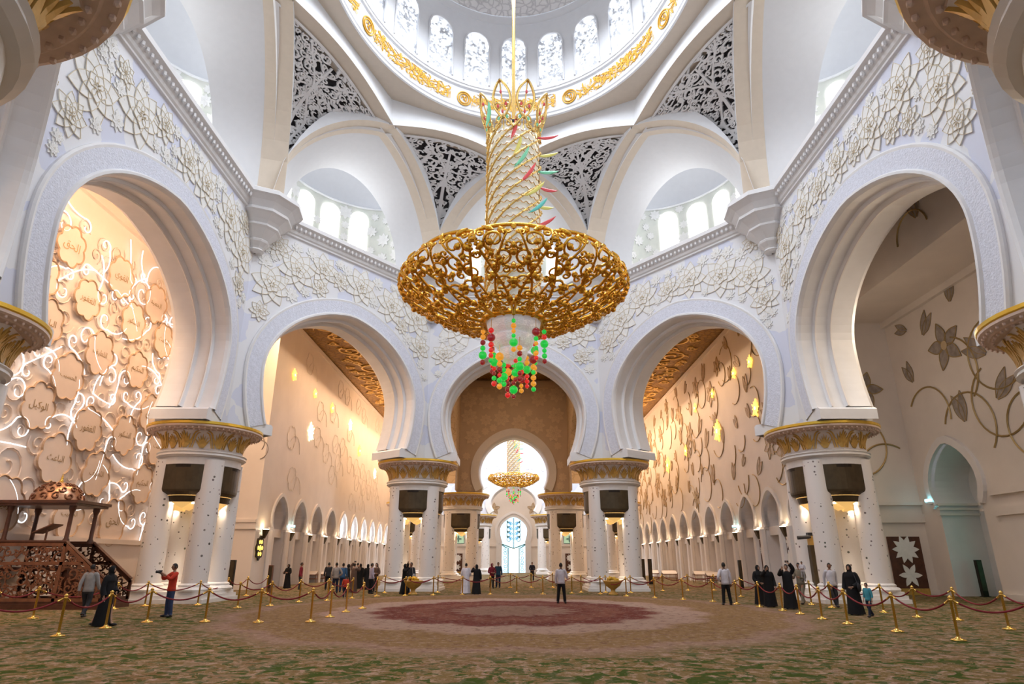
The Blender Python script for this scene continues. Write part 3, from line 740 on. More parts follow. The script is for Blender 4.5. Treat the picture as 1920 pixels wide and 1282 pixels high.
# thin carved curls and the bright fibre vines between the plaques
mb = MB(); ml = MB()
C = scrollwork(rng, lambda y, z: -2 < y < 45 and 3.2 < z < 18.3 and all(hypot(y-a, z-b) > .75 for a, b in PLQ), (-2, 45, 3.2, 18.3), .85, .35, 5000, .9)
for k, (y, z, r) in enumerate(C):
    d = rng.choice((1, -1)); a0 = rng.random()*6.28
    mb.tube([fq(a, b, .05) for a, b in spiral((y, z), r*1.25, 1.4, a0, d, 20)], .035, 4, 0)
    if k % 2 == 0:
        S = spiral((y, z), r*1.1, rng.uniform(.7, 1.05), a0+2, -d, 18); ml.tube([fq(a, b, .14) for a, b in S], np.linspace(.034, .018, 18), 5, 0)
        p = S[0]; q = S[0]-S[1]; an = atan2(q[1], q[0]); ml.tube([fq(a, b, .14) for a, b in leafline(p, an, rng.uniform(1.4, 2.6), rng.uniform(-.8, .8), 12)], .030, 5, 0)
mb.build('carved_curl', ['plaque_marble'], WQ); ml.build('light_vine', ['light_fibre'], WQ)
# lettering of the plaques (Arabic presentation forms, laid right to left)
AR = {'ا': ('\uFE8D','\uFE8E',None,None), 'ل': ('\uFEDD','\uFEDE','\uFEDF','\uFEE0'), 'ب': ('\uFE8F','\uFE90','\uFE91','\uFE92'), 'ع': ('\uFEC9','\uFECA','\uFECB','\uFECC'), 'ث': ('\uFE99','\uFE9A','\uFE9B','\uFE9C'),
 'ح': ('\uFEA1','\uFEA2','\uFEA3','\uFEA4'), 'ك': ('\uFED9','\uFEDA','\uFEDB','\uFEDC'), 'ي': ('\uFEF1','\uFEF2','\uFEF3','\uFEF4'), 'م': ('\uFEE1','\uFEE2','\uFEE3','\uFEE4'), 'ر': ('\uFEAD','\uFEAE',None,None), 'ن': ('\uFEE5','\uFEE6','\uFEE7','\uFEE8'),
 'ق': ('\uFED5','\uFED6','\uFED7','\uFED8'), 'د': ('\uFEA9','\uFEAA',None,None), 'و': ('\uFEED','\uFEEE',None,None), 'س': ('\uFEB1','\uFEB2','\uFEB3','\uFEB4'), 'ه': ('\uFEE9','\uFEEA','\uFEEB','\uFEEC'), 'ف': ('\uFED1','\uFED2','\uFED3','\uFED4'),
 'ز': ('\uFEAF','\uFEB0',None,None), 'ط': ('\uFEC1','\uFEC2','\uFEC3','\uFEC4'), 'ص': ('\uFEB9','\uFEBA','\uFEBB','\uFEBC'), 'ج': ('\uFE9D','\uFE9E','\uFE9F','\uFEA0'), 'ت': ('\uFE95','\uFE96','\uFE97','\uFE98'), 'خ': ('\uFEA5','\uFEA6','\uFEA7','\uFEA8'), 'غ': ('\uFECD','\uFECE','\uFECF','\uFED0'), 'ش': ('\uFEB5','\uFEB6','\uFEB7','\uFEB8')}
def shape_ar(wd):
    out = []
    for k, ch in enumerate(wd):
        if ch not in AR: out.append(ch); continue
        pj = k > 0 and wd[k-1] in AR and AR[wd[k-1]][2] is not None
        nj = k < len(wd)-1 and wd[k+1] in AR and AR[ch][2] is not None
        out.append(AR[ch][3 if (pj and nj) else 1 if pj else 2 if nj else 0])
    return ''.join(out[::-1])
def text_pts(body, ar=True):
    cu = bpy.data.curves.new('lettering', 'FONT'); cu.body = shape_ar(body) if ar else body; cu.align_x = 'CENTER'; cu.align_y = 'CENTER'; cu.resolution_u = 2
    o = bpy.data.objects.new('lettering', cu); COL.objects.link(o); dg = bpy.context.evaluated_depsgraph_get(); dg.update()
    me = bpy.data.meshes.new_from_object(o.evaluated_get(dg))
    V = np.array([v.co[:] for v in me.vertices]) if len(me.vertices) else np.zeros((0, 3)); F = [list(p.vertices) for p in me.polygons]
    bpy.data.objects.remove(o); bpy.data.curves.remove(cu); bpy.data.meshes.remove(me)
    if len(V): V[:, 0] -= (V[:, 0].min()+V[:, 0].max())/2; V[:, 1] -= (V[:, 1].min()+V[:, 1].max())/2
    return V, F
WORDS = ['الباعث', 'اللطيف', 'الحكيم', 'الودود', 'المجيد', 'الواسع', 'الكريم', 'الرقيب', 'الحسيب', 'الحق', 'القوي', 'الحميد', 'الوكيل', 'الغفور', 'الشكور']
WT_ = [text_pts(w) for w in WORDS]
mb = MB()
for k, (y, z) in enumerate(PLQ):
    V, F = WT_[k % len(WT_)]
    if not len(V): continue
    s = 1.15/max(.5, V[:, 0].max()-V[:, 0].min()); s = min(s, .62)
    mb.add([fq(y+a*s, z+b*s, .175) for a, b, _ in V], F, 0)
mb.build('plaque_script', ['plaque_script'], WQ)
# a framed doorway at the near end of the prayer wall
mb = MB(); mb.box(QX, QX+.5, 10.5, 11.1, 0, 6.6, 0); mb.box(QX, QX+.5, 17.3, 17.9, 0, 6.6, 0); mb.box(QX, QX+.5, 10.5, 17.9, 6.6, 7.3, 0); mb.box(QX+.02, QX+.1, 11.1, 17.3, 0, 6.6, 1)
struct(mb.build('door_1', ['hall_marble', 'brown_carving']))

# ------------------------------------------------------------------ flowers and vines inlaid in the hall walls
mat('grey_petal', (.34, .29, .25), .4, var=.35, scale=3)
mat('brown_petal', (.52, .38, .26), .4, var=.3, scale=3)
mat('vine_gold', (.42, .29, .12), .4, .4)
mat('vine_pale', (.60, .46, .33), .5)
mat('flower_heart', (.55, .42, .25), .4)
def leaf_at(mb, c, a, L, f, mi=0): 
    for q in (-.22, .22): petal(mb, c, a+q, L, L*.36, f, .03, mi, 1, .03)
def star_flower(mb, c, R, f, a0=0., n=5):
    for k in range(n): petal(mb, c, a0+k*2*pi/n, R, R*.52, f, .03, 0, 1, .05)
    pts = [(c[0]+R*.18*cos(t), c[1]+R*.18*sin(t)) for t in np.linspace(0, 2*pi, 12)[:-1]]; p = [f(*q, .09) for q in pts]; mb.poly(p, 2)
def vine_arc(mb, c, R, a0, a1, f, w=.055): 
    t = np.linspace(a0, a1, 20); mb.tube([f(c[0]+R*cos(x), c[1]+R*sin(x), .03) for x in t], w, 4, 1)
def ret(name, x0, x1, y, h, sills):
    mb = MB(); mb.poly([(x0, y, 0), (x1, y, 0), (x1, y, h), (x0, y, h)], 0)
    for z0, z1, d in sills: mb.box(min(x0, x1), max(x0, x1), y-d, y, z0, z1, 0)
    return struct(mb.build(name, ['hall_marble']))
RL = ret('wall_left_return', QX, -18, QY, HC, ((3.95, 4.4, .14), (4.4, 4.6, .24), (0, .25, .15)))
RX, RY = 24.5, 39.0
RR = ret('wall_right_return', 18, RX, RY, HC, ((4.0, 4.5, .16), (5.0, 5.2, .22), (0, .25, .15)))
# right outer wall with a deep arched window recess
NY = 35.6; cr = small_arch(2.0, 5.9, 1.65, 4.9, 8.2)
fr = lambda y, z, t: (RX-t, y, z)
mb = MB(); cur = [(NY+a, b) for a, b in cr]; m = len(cur)//2
mb.poly([fr(a, b, 0) for a, b in [(-12, 0), (NY-1.75, 0), (NY-1.75, 4.9)]+cur[:m+1]+[(NY, 17), (-12, 17)]], 0)
mb.poly([fr(a, b, 0) for a, b in [(NY, 17)]+cur[m:]+[(NY+1.75, 4.9), (NY+1.75, 0), (RY, 0), (RY, 17)]], 0)
full = [(NY-1.75, 0), (NY-1.75, 4.9)]+cur+[(NY+1.75, 4.9), (NY+1.75, 0)]
mb.grid([[fr(a, b, 0), fr(a, b, -2.2)] for a, b in full], 1); mb.poly([fr(NY-2.2, 0, -2.2), fr(NY+2.2, 0, -2.2), fr(NY+2.2, 8.4, -2.2), fr(NY-2.2, 8.4, -2.2)], 1)
mb.box(RX-.2, RX, -12, NY-2.6, 5.0, 5.3, 0); mb.box(RX-.14, RX, -12, NY-2.6, 4.0, 4.4, 0); mb.box(RX-.2, RX, -12, NY-1.8, 0, .3, 0)
for z0 in (4.3, 4.6, 4.85): mb.box(RX-.12, RX+2.2, NY+1.62, NY+1.8, z0, z0+.12, 0); mb.box(RX-.12, RX+2.2, NY-1.8, NY-1.62, z0, z0+.12, 0)
WR = struct(mb.build('wall_outer_right', ['hall_marble', 'hall_marble_white']))
mb = MB(); o1 = offs(cr, .42); mb.grid([[fr(NY+a, b, 0) for a, b in o1], [fr(NY+a, b, .2) for a, b in o1], [fr(NY+a, b, .2) for a, b in cr], [fr(NY+a, b, -.2) for a, b in cr]], 0)
mb.build('arch_moulding', ['hall_marble_white'], WR)
# beam and fascia above the right aisle
mb = MB(); mb.poly([(20.7, -12, 16.7), (RX, -12, 16.7), (RX, RY, 16.7), (20.7, RY, 16.7)], 0); mb.poly([(20.7, -12, 16.7), (20.7, RY, 16.7), (20.7, RY, HC), (20.7, -12, HC)], 0)
mb.box(RX-.25, RX, -12, RY, 16.3, 16.7, 0); CB = struct(mb.build('ceiling_right_beam', ['hall_marble']))
# tall green glazed window in the recess
mat('green_glass', (.10, .42, .36), .1, spec=.6, emit=(.1, .62, .55), estr=.55)
mat('window_bar', (.20, .13, .05), .4, .6)
mb = MB(); wx = RX+2.1
pts = [(NY-1.6, .4), (NY+.4, .4), (NY+.4, 6.0)]+[(NY-.6+1.0*cos(t), 6.0+1.5*sin(t)) for t in np.linspace(0, pi, 10)]+[(NY-1.6, 6.0)]
mb.poly([(wx, a, b) for a, b in pts], 0); wn = struct(mb.build('window_30', ['green_glass']))
mb = MB(); mb.tube([(wx-.05, a, b) for a, b in pts], .09, 5, closed=True)
for z in (1.6, 4.7, 6.0): mb.tube([(wx-.05, NY-1.6, z), (wx-.05, NY+.4, z)], .05, 5)
mb.tube([(wx-.05, NY-.6, .4), (wx-.05, NY-.6, 7.4)], .05, 5)
for z, r in ((2.6, .5), (3.6, .5), (5.4, .45)):
    for k in range(6): petal(mb, (NY-.6, z), k*pi/3, r, r*.4, lambda a, b, h: (wx-.05-h, a, b), .02, 0, None)
mb.build('window_bars', ['window_bar'], wn)

# vines on the right aisle walls
FM = ['grey_petal', 'vine_gold', 'flower_heart']
fx = lambda a, b, h: (RX-h, a, b)
mb = MB(); rng = random.Random(4)
for (a, b, R) in ((27.6, 11.2, 1.7), (33.8, 13.4, 1.45), (23.0, 8.2, 1.8), (16.5, 12.5, 1.6), (20.5, 14.6, 1.3)): star_flower(mb, (a, b), R, fx, rng.random())
for (a, b, an, L) in ((35.4, 14.6, 2.2, 1.5), (37.2, 12.2, 1.2, 1.4), (28.2, 15.2, .7, 1.5), (36.8, 15.4, .4, 1.2), (32.6, 15.6, 1.8, 1.3), (23.5, 14.0, 2.4, 1.8)): leaf_at(mb, (a, b), an, L, fx)
for (a, b, an, L) in ((29.8, 13.9, 2.6, 1.9), (31.0, 12.0, .6, 1.8), (31.0, 9.6, 2.4, 1.7), (33.6, 9.0, 1.4, 1.7), (25.8, 7.0, 1.2, 2.2), (24.8, 10.6, 1.4, 1.9), (26.3, 14.5, 1.6, 2.0), (22.0, 11.8, 1.9, 1.8), (28.6, 6.4, 1.9, 1.6), (19, 9, 1.2, 2.)): leaf_at(mb, (a, b), an, L, fx)
for (a, b, R, a0, a1) in ((30.4, 11.9, 1.9, -2.2, 1.7), (30.9, 9.6, 1.9, -2.8, 1.2), (33.4, 8.6, 1.9, .3, 3.9), (29.2, 8.0, 1.6, -1, 2.4), (33.9, 11.7, 2.1, 1.9, 4.0), (26.1, 12.5, 2.2, -.6, 2.2), (24.8, 9.0, 2.0, 0, 3.2), (36.4, 9.8, 1.8, .6, 3.4), (22.6, 11, 2.4, .2, 2.8)): vine_arc(mb, (a, b), R, a0, a1, fx)
mb.build('inlaid_vine', FM, WR)
fy = lambda a, b, h: (a, RY-h, b)
mb = MB(); vine_arc(mb, (21.2, 8.6), 1.9, -1.2, 1.9, fy); vine_arc(mb, (23.0, 7.0), 1.7, 1.0, 3.4, fy); vine_arc(mb, (19.6, 11.5), 1.6, -.5, 2, fy); leaf_at(mb, (20.6, 11.2), 1.2, 1.7, fy); star_flower(mb, (22.4, 12.2), 1.2, fy)
mb.build('inlaid_vine', FM, RR)
fz = lambda a, b, h: (20.7-h, a, b)
mb = MB()
for (a, b, an, L) in ((34.6, 18.6, 1.3, 1.9), (31.2, 19.4, 1.0, 1.7), (36.6, 17.9, .4, 1.5), (28.4, 18.5, 1.5, 1.7), (25.6, 19, .8, 1.7)): leaf_at(mb, (a, b), an, L, fz)
for (a, b, R, a0, a1) in ((35.8, 17.9, 1.2, -.8, 2.6), (32.4, 18.3, 1.4, -.4, 2.4), (29, 17.8, 1.3, 0, 3)): vine_arc(mb, (a, b), R, a0, a1, fz)
mb.build('inlaid_vine', FM, CB)
# and on the nave walls
for sg, w in ((-1, WAL), (1, WAR)):
    fw = lambda a, b, h, sg=sg: (sg*(18-h), a, b)
    mb = MB(); rng = random.Random(30+sg); pl = []
    for k in range(420):
        a, b = rng.uniform(41 if sg > 0 else 47.5, 105), rng.uniform(7.6, 19.0)
        if any(hypot((a-x)*.7, b-y) < 1.75 for x, y in pl): continue
        pl.append((a, b))
    for k, (a, b) in enumerate(pl):
        if sg < 0:
            if k % 2: continue
            for q in range(6): vine_arc(mb, (a+.55*cos(q*pi/3), b+.55*sin(q*pi/3)), .45, q*pi/3-1.3, q*pi/3+1.3, fw, .018)
            vine_arc(mb, (a+1, b-1), 1.3, 0, 2.6, fw, .018); continue
        if k % 3 == 0: star_flower(mb, (a, b), rng.uniform(.8, 1.35), fw, rng.random(), 6)
        else: leaf_at(mb, (a, b), rng.uniform(.6, 2.4), rng.uniform(1.0, 1.8), fw)
        vine_arc(mb, (a+rng.uniform(-1.2, 1.2), b-1.0), rng.uniform(.9, 1.7), rng.uniform(0, 3), rng.uniform(4, 6), fw, .035)
    mb.build('inlaid_vine', ['brown_petal', 'vine_gold', 'flower_heart'] if sg > 0 else ['hall_marble', 'vine_pale', 'flower_heart'], w)
fl_ = lambda a, b, h: (a, QY-h, b)
mb = MB()
for k in range(5): t = pi*(.1+.2*k); vine_arc(mb, (-19.4+.9*cos(t), 9.2+.9*sin(t)), .7, t-1.6, t+1.6, fl_, .03)
mb.build('inlaid_vine', FM, RL)

# ------------------------------------------------------------------ passage beyond the front arch, second dome hall, end wall
def archwall(name, y, x0, x1, top, pr, mats_, th=1.6, z0=8.36):
    c = arch_curve(*pr); f = lambda s, z, t: (s, y+t, z); wf = pr[2]
    cur = [(-wf-.1, z0), (-wf-.1, 8.9)]+[tuple(q) for q in c]+[(wf+.1, 8.9), (wf+.1, z0)]; m = len(cur)//2
    mb = MB()
    for t in (0, th):
        mb.poly([f(a, b, t) for a, b in [(x0, z0)]+cur[:m+1]+[(0, top), (x0, top)]], 0); mb.poly([f(a, b, t) for a, b in [(0, top)]+cur[m:]+[(x1, z0), (x1, top)]], 0)
    mb.grid([[f(a, b, 0), f(a, b, th)] for a, b in cur], 1)
    for a, b in ((x0, -wf-.1), (wf+.1, x1)): mb.poly([f(a, z0, 0), f(b, z0, 0), f(b, z0, th), f(a, z0, th)], 1)
    w = struct(mb.build(name, mats_)); mb = MB()
    for o, t0 in ((.75, -.18),):
        G = [[f(*q, t) for q in offs(c, o_)] for o_, t in ((.85, 0), (.85, -.16), (.1, -.16), (0, -.05), (-.1, .3), (-.1, th))]
        mb.grid(G, 0)
    mb.build('archivolt', ['hall_marble_white'], w); return w
mat('passage_relief', (.72, .57, .40), .5)  # relief in the same warm-lit brown as the passage wall
mat('passage_wall', (.62, .48, .34), .55, var=.06, scale=.8)  # brown base colour stands for dim warm light on this wall
WP = archwall('wall_passage_front', 66.2, -5.9, 5.9, HC+1, (3.6, 10.6, 3.15, 8.95, 14.3), ['passage_wall', 'hall_marble_white'])
rng = random.Random(77); mb = MB(); fl = []
fp = lambda a, b, h: (a, 66.2-h, b)
for k in range(900):
    r = [.95, .7, .45][min(2, k//150)]; a, b = rng.uniform(-5.6, 5.6), rng.uniform(9, 20)
    if (a/4.6)**2+((b-10.4)/5.0)**2 > 1.12 and all(hypot(a-x, b-y) > (r+q)*.95 for x, y, q in fl) and (abs(a) < 5.7-r): fl.append((a, b, r))
for a, b, r in fl: flower(mb, (a, b), r, fp, rng, layers=2)
mb.build('flower_relief', ['passage_relief', 'vine_pale'], WP)
mb = MB(); mb.box(-5.9, 5.9, 65.9, 66.2, 19.6, 20.3, 0); mb.build('cornice', ['passage_wall'], WP)
def sidewall(sg):
    x0 = sg*5.7; c = arch_curve(7.0, 11.7, 6.4, 8.95, 16.0); yc = 55.9; f = lambda s, z, t: (x0+sg*t, yc+s, z)
    cur = [tuple(q) for q in c]; m = len(cur)//2; mb = MB()
    for t in (0, 1.4):
        mb.poly([f(a, b, t) for a, b in [(-9.3, 8.36), (-6.5, 8.36)]+cur[:m+1]+[(0, HC), (-9.3, HC)]], 0); mb.poly([f(a, b, t) for a, b in [(0, HC)]+cur[m:]+[(6.5, 8.36), (10.3, 8.36), (10.3, HC)]], 0)
    mb.grid([[f(a, b, 0), f(a, b, 1.4)] for a, b in cur], 0)
    struct(mb.build('wall_passage_left' if sg < 0 else 'wall_passage_right', ['brown_carving']))  # brown tone holds the orange light of the passage sides
sidewall(-1); sidewall(1)
WS = archwall('wall_second_hall', 97.5, -13, 13, 34, (3.4, 9.9, 3.0, 8.95, 12.6), ['wall_inlay', 'hall_marble_white'])
rng = random.Random(78); mb = MB(); fl = []
for k in range(500):
    r = rng.choice([.8, .6, .45]); a, b = rng.uniform(-6, 6), rng.uniform(12.5, 22)
    if (a/4.3)**2+((b-9.5)/4.4)**2 > 1.1 and all(hypot(a-x, b-y) > r+q for x, y, q in fl): fl.append((a, b, r))
for a, b, r in fl: flower(mb, (a, b), r, lambda a, b, h: (a, 97.5-h, b), rng, layers=2, ml=None)
mb.build('flower_relief', ['ivory_petal', 'gold_line'], WS)
for sg in (-1, 1):                                      # side screens of the second hall, high up
    mb = MB(); mb.poly([(sg*13, 68, 9), (sg*13, 112, 9), (sg*13, 112, 34), (sg*13, 68, 34)], 0); struct(mb.build('wall_second_%s' % ('left' if sg < 0 else 'right'), ['wall_inlay']))
mb = MB(); mb.lathe([(14.5, 34), (12.5, 35.2), (8, 36.1), (.05, 36.3)], 32, (0, 83.5), 0, flip=True); struct(mb.build('ceiling_second_dome', ['smooth_plaster'], smooth=True))
EY = 110.0
mb = MB(); c = small_arch(2.25, 6.7, 1.85, 4.75, 8.9, 24); cur = [(-1.95, 0), (-1.95, 4.7)]+[tuple(q) for q in c]+[(1.95, 4.7), (1.95, 0)]; m = len(cur)//2
fe = lambda a, b, h: (a, EY-h, b)
mb.poly([fe(a, b, 0) for a, b in [(-18, 0)]+cur[:m+1]+[(0, HC), (-18, HC)]], 0); mb.poly([fe(a, b, 0) for a, b in [(0, HC)]+cur[m:]+[(18, 0), (18, HC)]], 0)
mb.grid([[fe(a, b, 0), fe(a, b, -.9)] for a, b in cur], 1); mb.box(-18, -2.6, EY-.15, EY, 4.1, 4.5, 0); mb.box(2.6, 18, EY-.15, EY, 4.1, 4.5, 0)
WE = struct(mb.build('wall_end', ['hall_marble', 'hall_marble_white']))
mb = MB(); G = [[fe(*q, t) for q in offs(c, o)] for o, t in ((.9, 0), (.9, .2), (.5, .25), (.5, .1), (0, .12), (0, -.5))]; mb.grid(G, 0)
for s in (-1, 1): mb.box(*sorted((s*1.95, s*2.9)), EY-.2, EY, 0, 4.75, 0)
mb.build('arch_moulding', ['hall_marble_white'], WE)
mb = MB()
for s in (-1, 1): star_flower(mb, (s*3.3, 10.2), 1.0, fe, .3)
mb.build('inlaid_vine', ['brown_petal', 'vine_gold', 'flower_heart'], WE)
mat('stained_light', (.8, .92, 1), .3, emit=(.50, .80, 1), estr=1.25)
mat('door_light', (1, 1, 1), .3, emit=(.94, .98, 1), estr=3.2)
mat('leaf_green', (.12, .25, .22), .4)
mat('blue_glass', (.12, .35, .6), .2, emit=(.2, .5, .9), estr=.5)
mb = MB(); mb.poly([fe(a, b, -.7) for a, b in cur], 0); wn = struct(mb.build('window_31', ['stained_light']))
mb = MB(); mb.poly([fe(a, b, -.66) for a, b in [(-.65, .05), (.8, .05), (.8, 3.8), (-.65, 3.8)]], 0); mb.build('open_doorway', ['door_light'], wn)
mb = MB(); rng = random.Random(9); fwv = lambda a, b, h: fe(a, b, -.6+h)
mb.tube([fe(0, z, -.58) for z in (3.9, 8.7)], .07, 5)
for s in (-1, 1):
    for k, z in enumerate((5.2, 6.0, 6.8, 7.6)):
        mb.tube([fe(s*a, b, -.58) for a, b in spiral((.75, z), .6, 1.1, pi, -1, 18)], .045, 5); petal(mb, (s*.3, z), pi/2-s*.9, .8, .3, fwv, 0, 1, None); petal(mb, (s*.9, z+.2), pi/2-s*.4, .6, .25, fwv, 0, 0, None)
    mb.tube([fe(s*a, b, -.58) for a, b in [(2.0, 4.4), (1.2, 3.9), (.9, 3.9), (.9, 0)]], .08, 5)
    for z in np.linspace(.4, 3.6, 6): mb.tube([fe(s*a, b, -.58) for a, b in spiral((1.4, z), .36, 1.2, rng.random()*6, 1, 12)], .035, 4)
mb.tube([fe(a, b, -.58) for a, b in [(-1.95, 4.5), (0, 3.8), (1.95, 4.5)]], .09, 5)
mb.build('window_tracery', ['leaf_green', 'blue_glass'], wn)
# lights of the passage and the second hall ceilings
area('cove_and_fill_light', (0, 57, 20.0), (0, 0, 0), 6, 8, 260, WARM)
# warm wash on the end wall
area('cove_and_fill_light', (-9, 104, 19.5), (radians(-30), 0, 0), 8, .6, 900, WARM2); area('cove_and_fill_light', (9, 104, 19.5), (radians(-30), 0, 0), 8, .6, 900, WARM2)

# gold lettering round the dome ring: cartouches of script between round medallions
VERSES = ['بسم الله الرحمن الرحيم', 'الله نور السموات والارض', 'الحمد لله رب العالمين']
VT = [text_pts(''.join(' '.join(w for w in v.split()))) for v in VERSES]
ring = [o for o in bpy.data.objects if o.name == 'ceiling_dome_ring'][0]
mb = MB()
def fring(a, q, h):                                     # a: angle, q: 0 bottom .. 1 top of the lettered band
    r = 9.66+(9.42-9.66)*q; return el(r-h, a, ZO+.2+(32.75-ZO-.2)*q)
rng = random.Random(5); nseg = 8
for k in range(nseg):
    c = k*2*pi/nseg; half = pi/nseg*.80
    for dq, sh in ((.32, 0), (.62, 1)):                 # two interlaced lines of script fill each cartouche
        for part in range(2):
            V, F = VT[(k+part+sh) % 3]; wd = V[:, 0].max()-V[:, 0].min(); s = half/wd; cc = c+half*(.5-part)
            mb.add([fring(cc-x*s, dq+y*.32/.75, .05) for x, y, _ in V], F, 0)
    for q in range(110):
        a = c+rng.uniform(-half, half)*.97; mb.ribbon(leafline((a, rng.uniform(.15, .75)), rng.choice((1.3, 1.57, 1.57, 1.9)), rng.uniform(.15, .4), rng.uniform(-.3, .3), 6)*arr((1, 1)), leafw(6, .011), lambda X, Y, h: fring(min(c+half, max(c-half, X)), min(.93, max(.07, Y)), h), .04)
    c2 = (k+.47)*2*pi/nseg
    for rr in (1, .72): mb.tube([fring(c2+.05*rr*cos(t), .5+.36*rr*sin(t), .04) for t in np.linspace(0, 2*pi, 22)[:-1]], .045, 5, 0, closed=True)
    mb.tube([fring(c2+.018*cos(t), .5+.14*sin(2*t), .04) for t in np.linspace(0, 5, 12)], .04, 4, 0)
mb.build('gilded_script', ['script_gold'], ring)
# ------------------------------------------------------------------ clustered columns
mat('col_white', (.80, .77, .75), .4, var=.04)
def column_proto():
    root = empty('column')
    mb = MB()                                            # stepped pedestal
    for h, z0, z1 in ((1.98, 0, .18), (1.90, .18, .34), (1.80, .34, .5)): mb.box(-h, h, -h, h, z0, z1, 0)
    for sx in (-1, 1):
        for sy in (-1, 1): mb.lathe([(.1, .5), (.82, .5), (.86, .58), (.8, .66), (.68, .70), (.70, .78), (.58, .86)], 16, (sx*1.1, sy*1.1), 0)
    mb.build('pedestal', ['col_white'], root)
    for sx in (-1, 1):
        for sy in (-1, 1):
            mb = MB(); mb.lathe([(.57, .85), (.58, 1.5), (.57, 4), (.56, 6.6)], 20, (sx*1.1, sy*1.1), 0); mb.build('shaft', ['shaft_marble'], root, True)
    mb = MB()                                            # collar above the shafts
    P = []
    for z, r in ((6.35, 1.9), (6.7, 1.9), (6.72, 2.02), (6.8, 2.12), (6.9, 2.08), (6.95, 2.14), (7.0, 2.1), (7.02, 2.04)):
        row = []
        for t in np.arange(48)*2*pi/48:
            k = max(abs(cos(t)), abs(sin(t))); q = r
            row.append((q*cos(t), q*sin(t), z))
        P.append(row)
    P = np.array(P).transpose(1, 0, 2); mb.grid(P, 0, cu=True); mb.build('collar', ['col_white'], root)
    cap = MB()                                           # flaring bell, octagonal below and round at the lip
    prof = [(1.94, 6.98), (2.0, 7.02), (2.0, 7.08), (1.93, 7.12), (1.94, 7.35), (2.02, 7.6), (2.15, 7.82), (2.28, 7.97)]
    prof2 = [(2.26, 7.97), (2.30, 7.99), (2.34, 8.0), (2.50, 8.0), (2.54, 8.04), (2.70, 8.06), (2.77, 8.10), (2.77, 8.20)]
    A = np.arange(48)*2*pi/48
    def oc(t): m = (t % (pi/4))-pi/8; return cos(pi/8)/cos(m)*1.03
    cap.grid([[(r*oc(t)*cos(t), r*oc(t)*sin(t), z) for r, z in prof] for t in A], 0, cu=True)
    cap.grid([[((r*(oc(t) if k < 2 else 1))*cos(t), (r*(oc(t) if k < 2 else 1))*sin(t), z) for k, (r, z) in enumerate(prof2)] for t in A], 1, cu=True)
    for k in range(60):
        t = k*2*pi/60; 
        for r, z in ((2.42, 7.975), (2.66, 8.03)): cap.sphere((r*cos(t), r*sin(t), z), (.05, .05, .06), 5, 4, 1)
    cp = cap.build('capital', ['cap_marble', 'cap_under_shade'], root)
    rim = MB(); rim.lathe([(2.77, 8.18), (2.80, 8.22), (2.80, 8.33), (2.74, 8.355), (1.0, 8.36)], 48, (0, 0), 0); rim.build('gilded_rim', ['rim_gold'], cp)
    lf = MB()                                            # palm leaves and arching fronds
    def fb(a, q, h):
        x = q*(len(prof)-4)+3; k = int(min(len(prof)-2, x)); f = x-k; r = prof[k][0]*(1-f)+prof[k+1][0]*f; z = prof[k][1]*(1-f)+prof[k+1][1]*f
        r = r*oc(a)+h; return (r*cos(a), r*sin(a), z-h*.6)
    for k in range(16):
        c = k*pi/8; big = k % 2 == 0
        H = .93 if big else .72
        for j, b in enumerate((-.155, -.10, -.05, 0, .05, .10, .155)):
            t = np.linspace(0, 1, 7); hh = H*(1-abs(b)*2.4); lf.ribbon(np.stack([c+b*(.25+.9*t**1.4), .04+t*hh], 1), leafw(7, .055 if big else .048), fb, .05)
        if big:
            for s in (-1, 1):
                t = np.linspace(0, 1, 10); lf.ribbon(np.stack([c+s*(.11+.13*t+.06*t*t), .05+.92*np.sin(t*pi*.5)], 1), .038, fb, .05)
                lf.ribbon(np.stack([c+s*(.165+.11*t+.055*t*t), .05+.80*np.sin(t*pi*.5)], 1), .028, fb, .045)
    lf.build('gilded_leaves', ['cap_gold'], cp)
    for k in range(4):                                   # bronze air boxes with lamps below
        a = k*pi/2-pi/2; ca, sa = cos(a), sin(a)
        def rot(P): return [(x*ca-y*sa, x*sa+y*ca, z) for x, y, z in P]
        def front(w, z, d): return [(d+.22*(1-(2*t-1)**2), w*(2*t-1), z) for t in np.linspace(0, 1, 9)]
        b = MB(); rows = [front(1.0, 6.55, 1.62), front(1.0, 5.15, 1.62), front(.98, 5.05, 1.6), front(.72, 4.86, 1.42), front(.66, 4.62, 1.36), front(.66, 4.58, 1.34)]
        rows = [r+[(.45, r[-1][1], r[-1][2]), (.45, r[0][1], r[0][2])] for r in rows]
        G = np.array([rot(r) for r in rows]); b.grid(G, 0, cv=True); b.poly(G[0], 0); b.poly(G[-1][::-1], 0)
        bo = b.build('air_box', ['bronze'], root)
        for z0, z1, w in ((6.36, 6.44, .94), (6.2, 6.32, .72)):
            g = MB(); q = [rot(front(w, z, 1.645)) for z in (z0, z1)]; g.grid(q, 0); g.build('vent_slot', ['bronze_dark'], bo)
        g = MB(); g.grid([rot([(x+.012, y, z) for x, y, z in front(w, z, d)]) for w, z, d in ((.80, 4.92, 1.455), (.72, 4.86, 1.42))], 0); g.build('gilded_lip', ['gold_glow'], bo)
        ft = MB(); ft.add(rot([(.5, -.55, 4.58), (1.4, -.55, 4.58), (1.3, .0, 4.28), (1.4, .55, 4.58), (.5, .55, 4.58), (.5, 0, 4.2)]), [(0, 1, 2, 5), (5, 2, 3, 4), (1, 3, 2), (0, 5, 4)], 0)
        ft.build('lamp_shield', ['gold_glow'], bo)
        for y in (-.5, .5): lm = MB(); q = rot([(1.22, y, 4.54)])[0]; lm.lathe([(.02, 4.50), (.09, 4.50), (.11, 4.56)], 8, q[:2], 0); lm.build('lamp', ['lamp_glow'], bo)
    return root
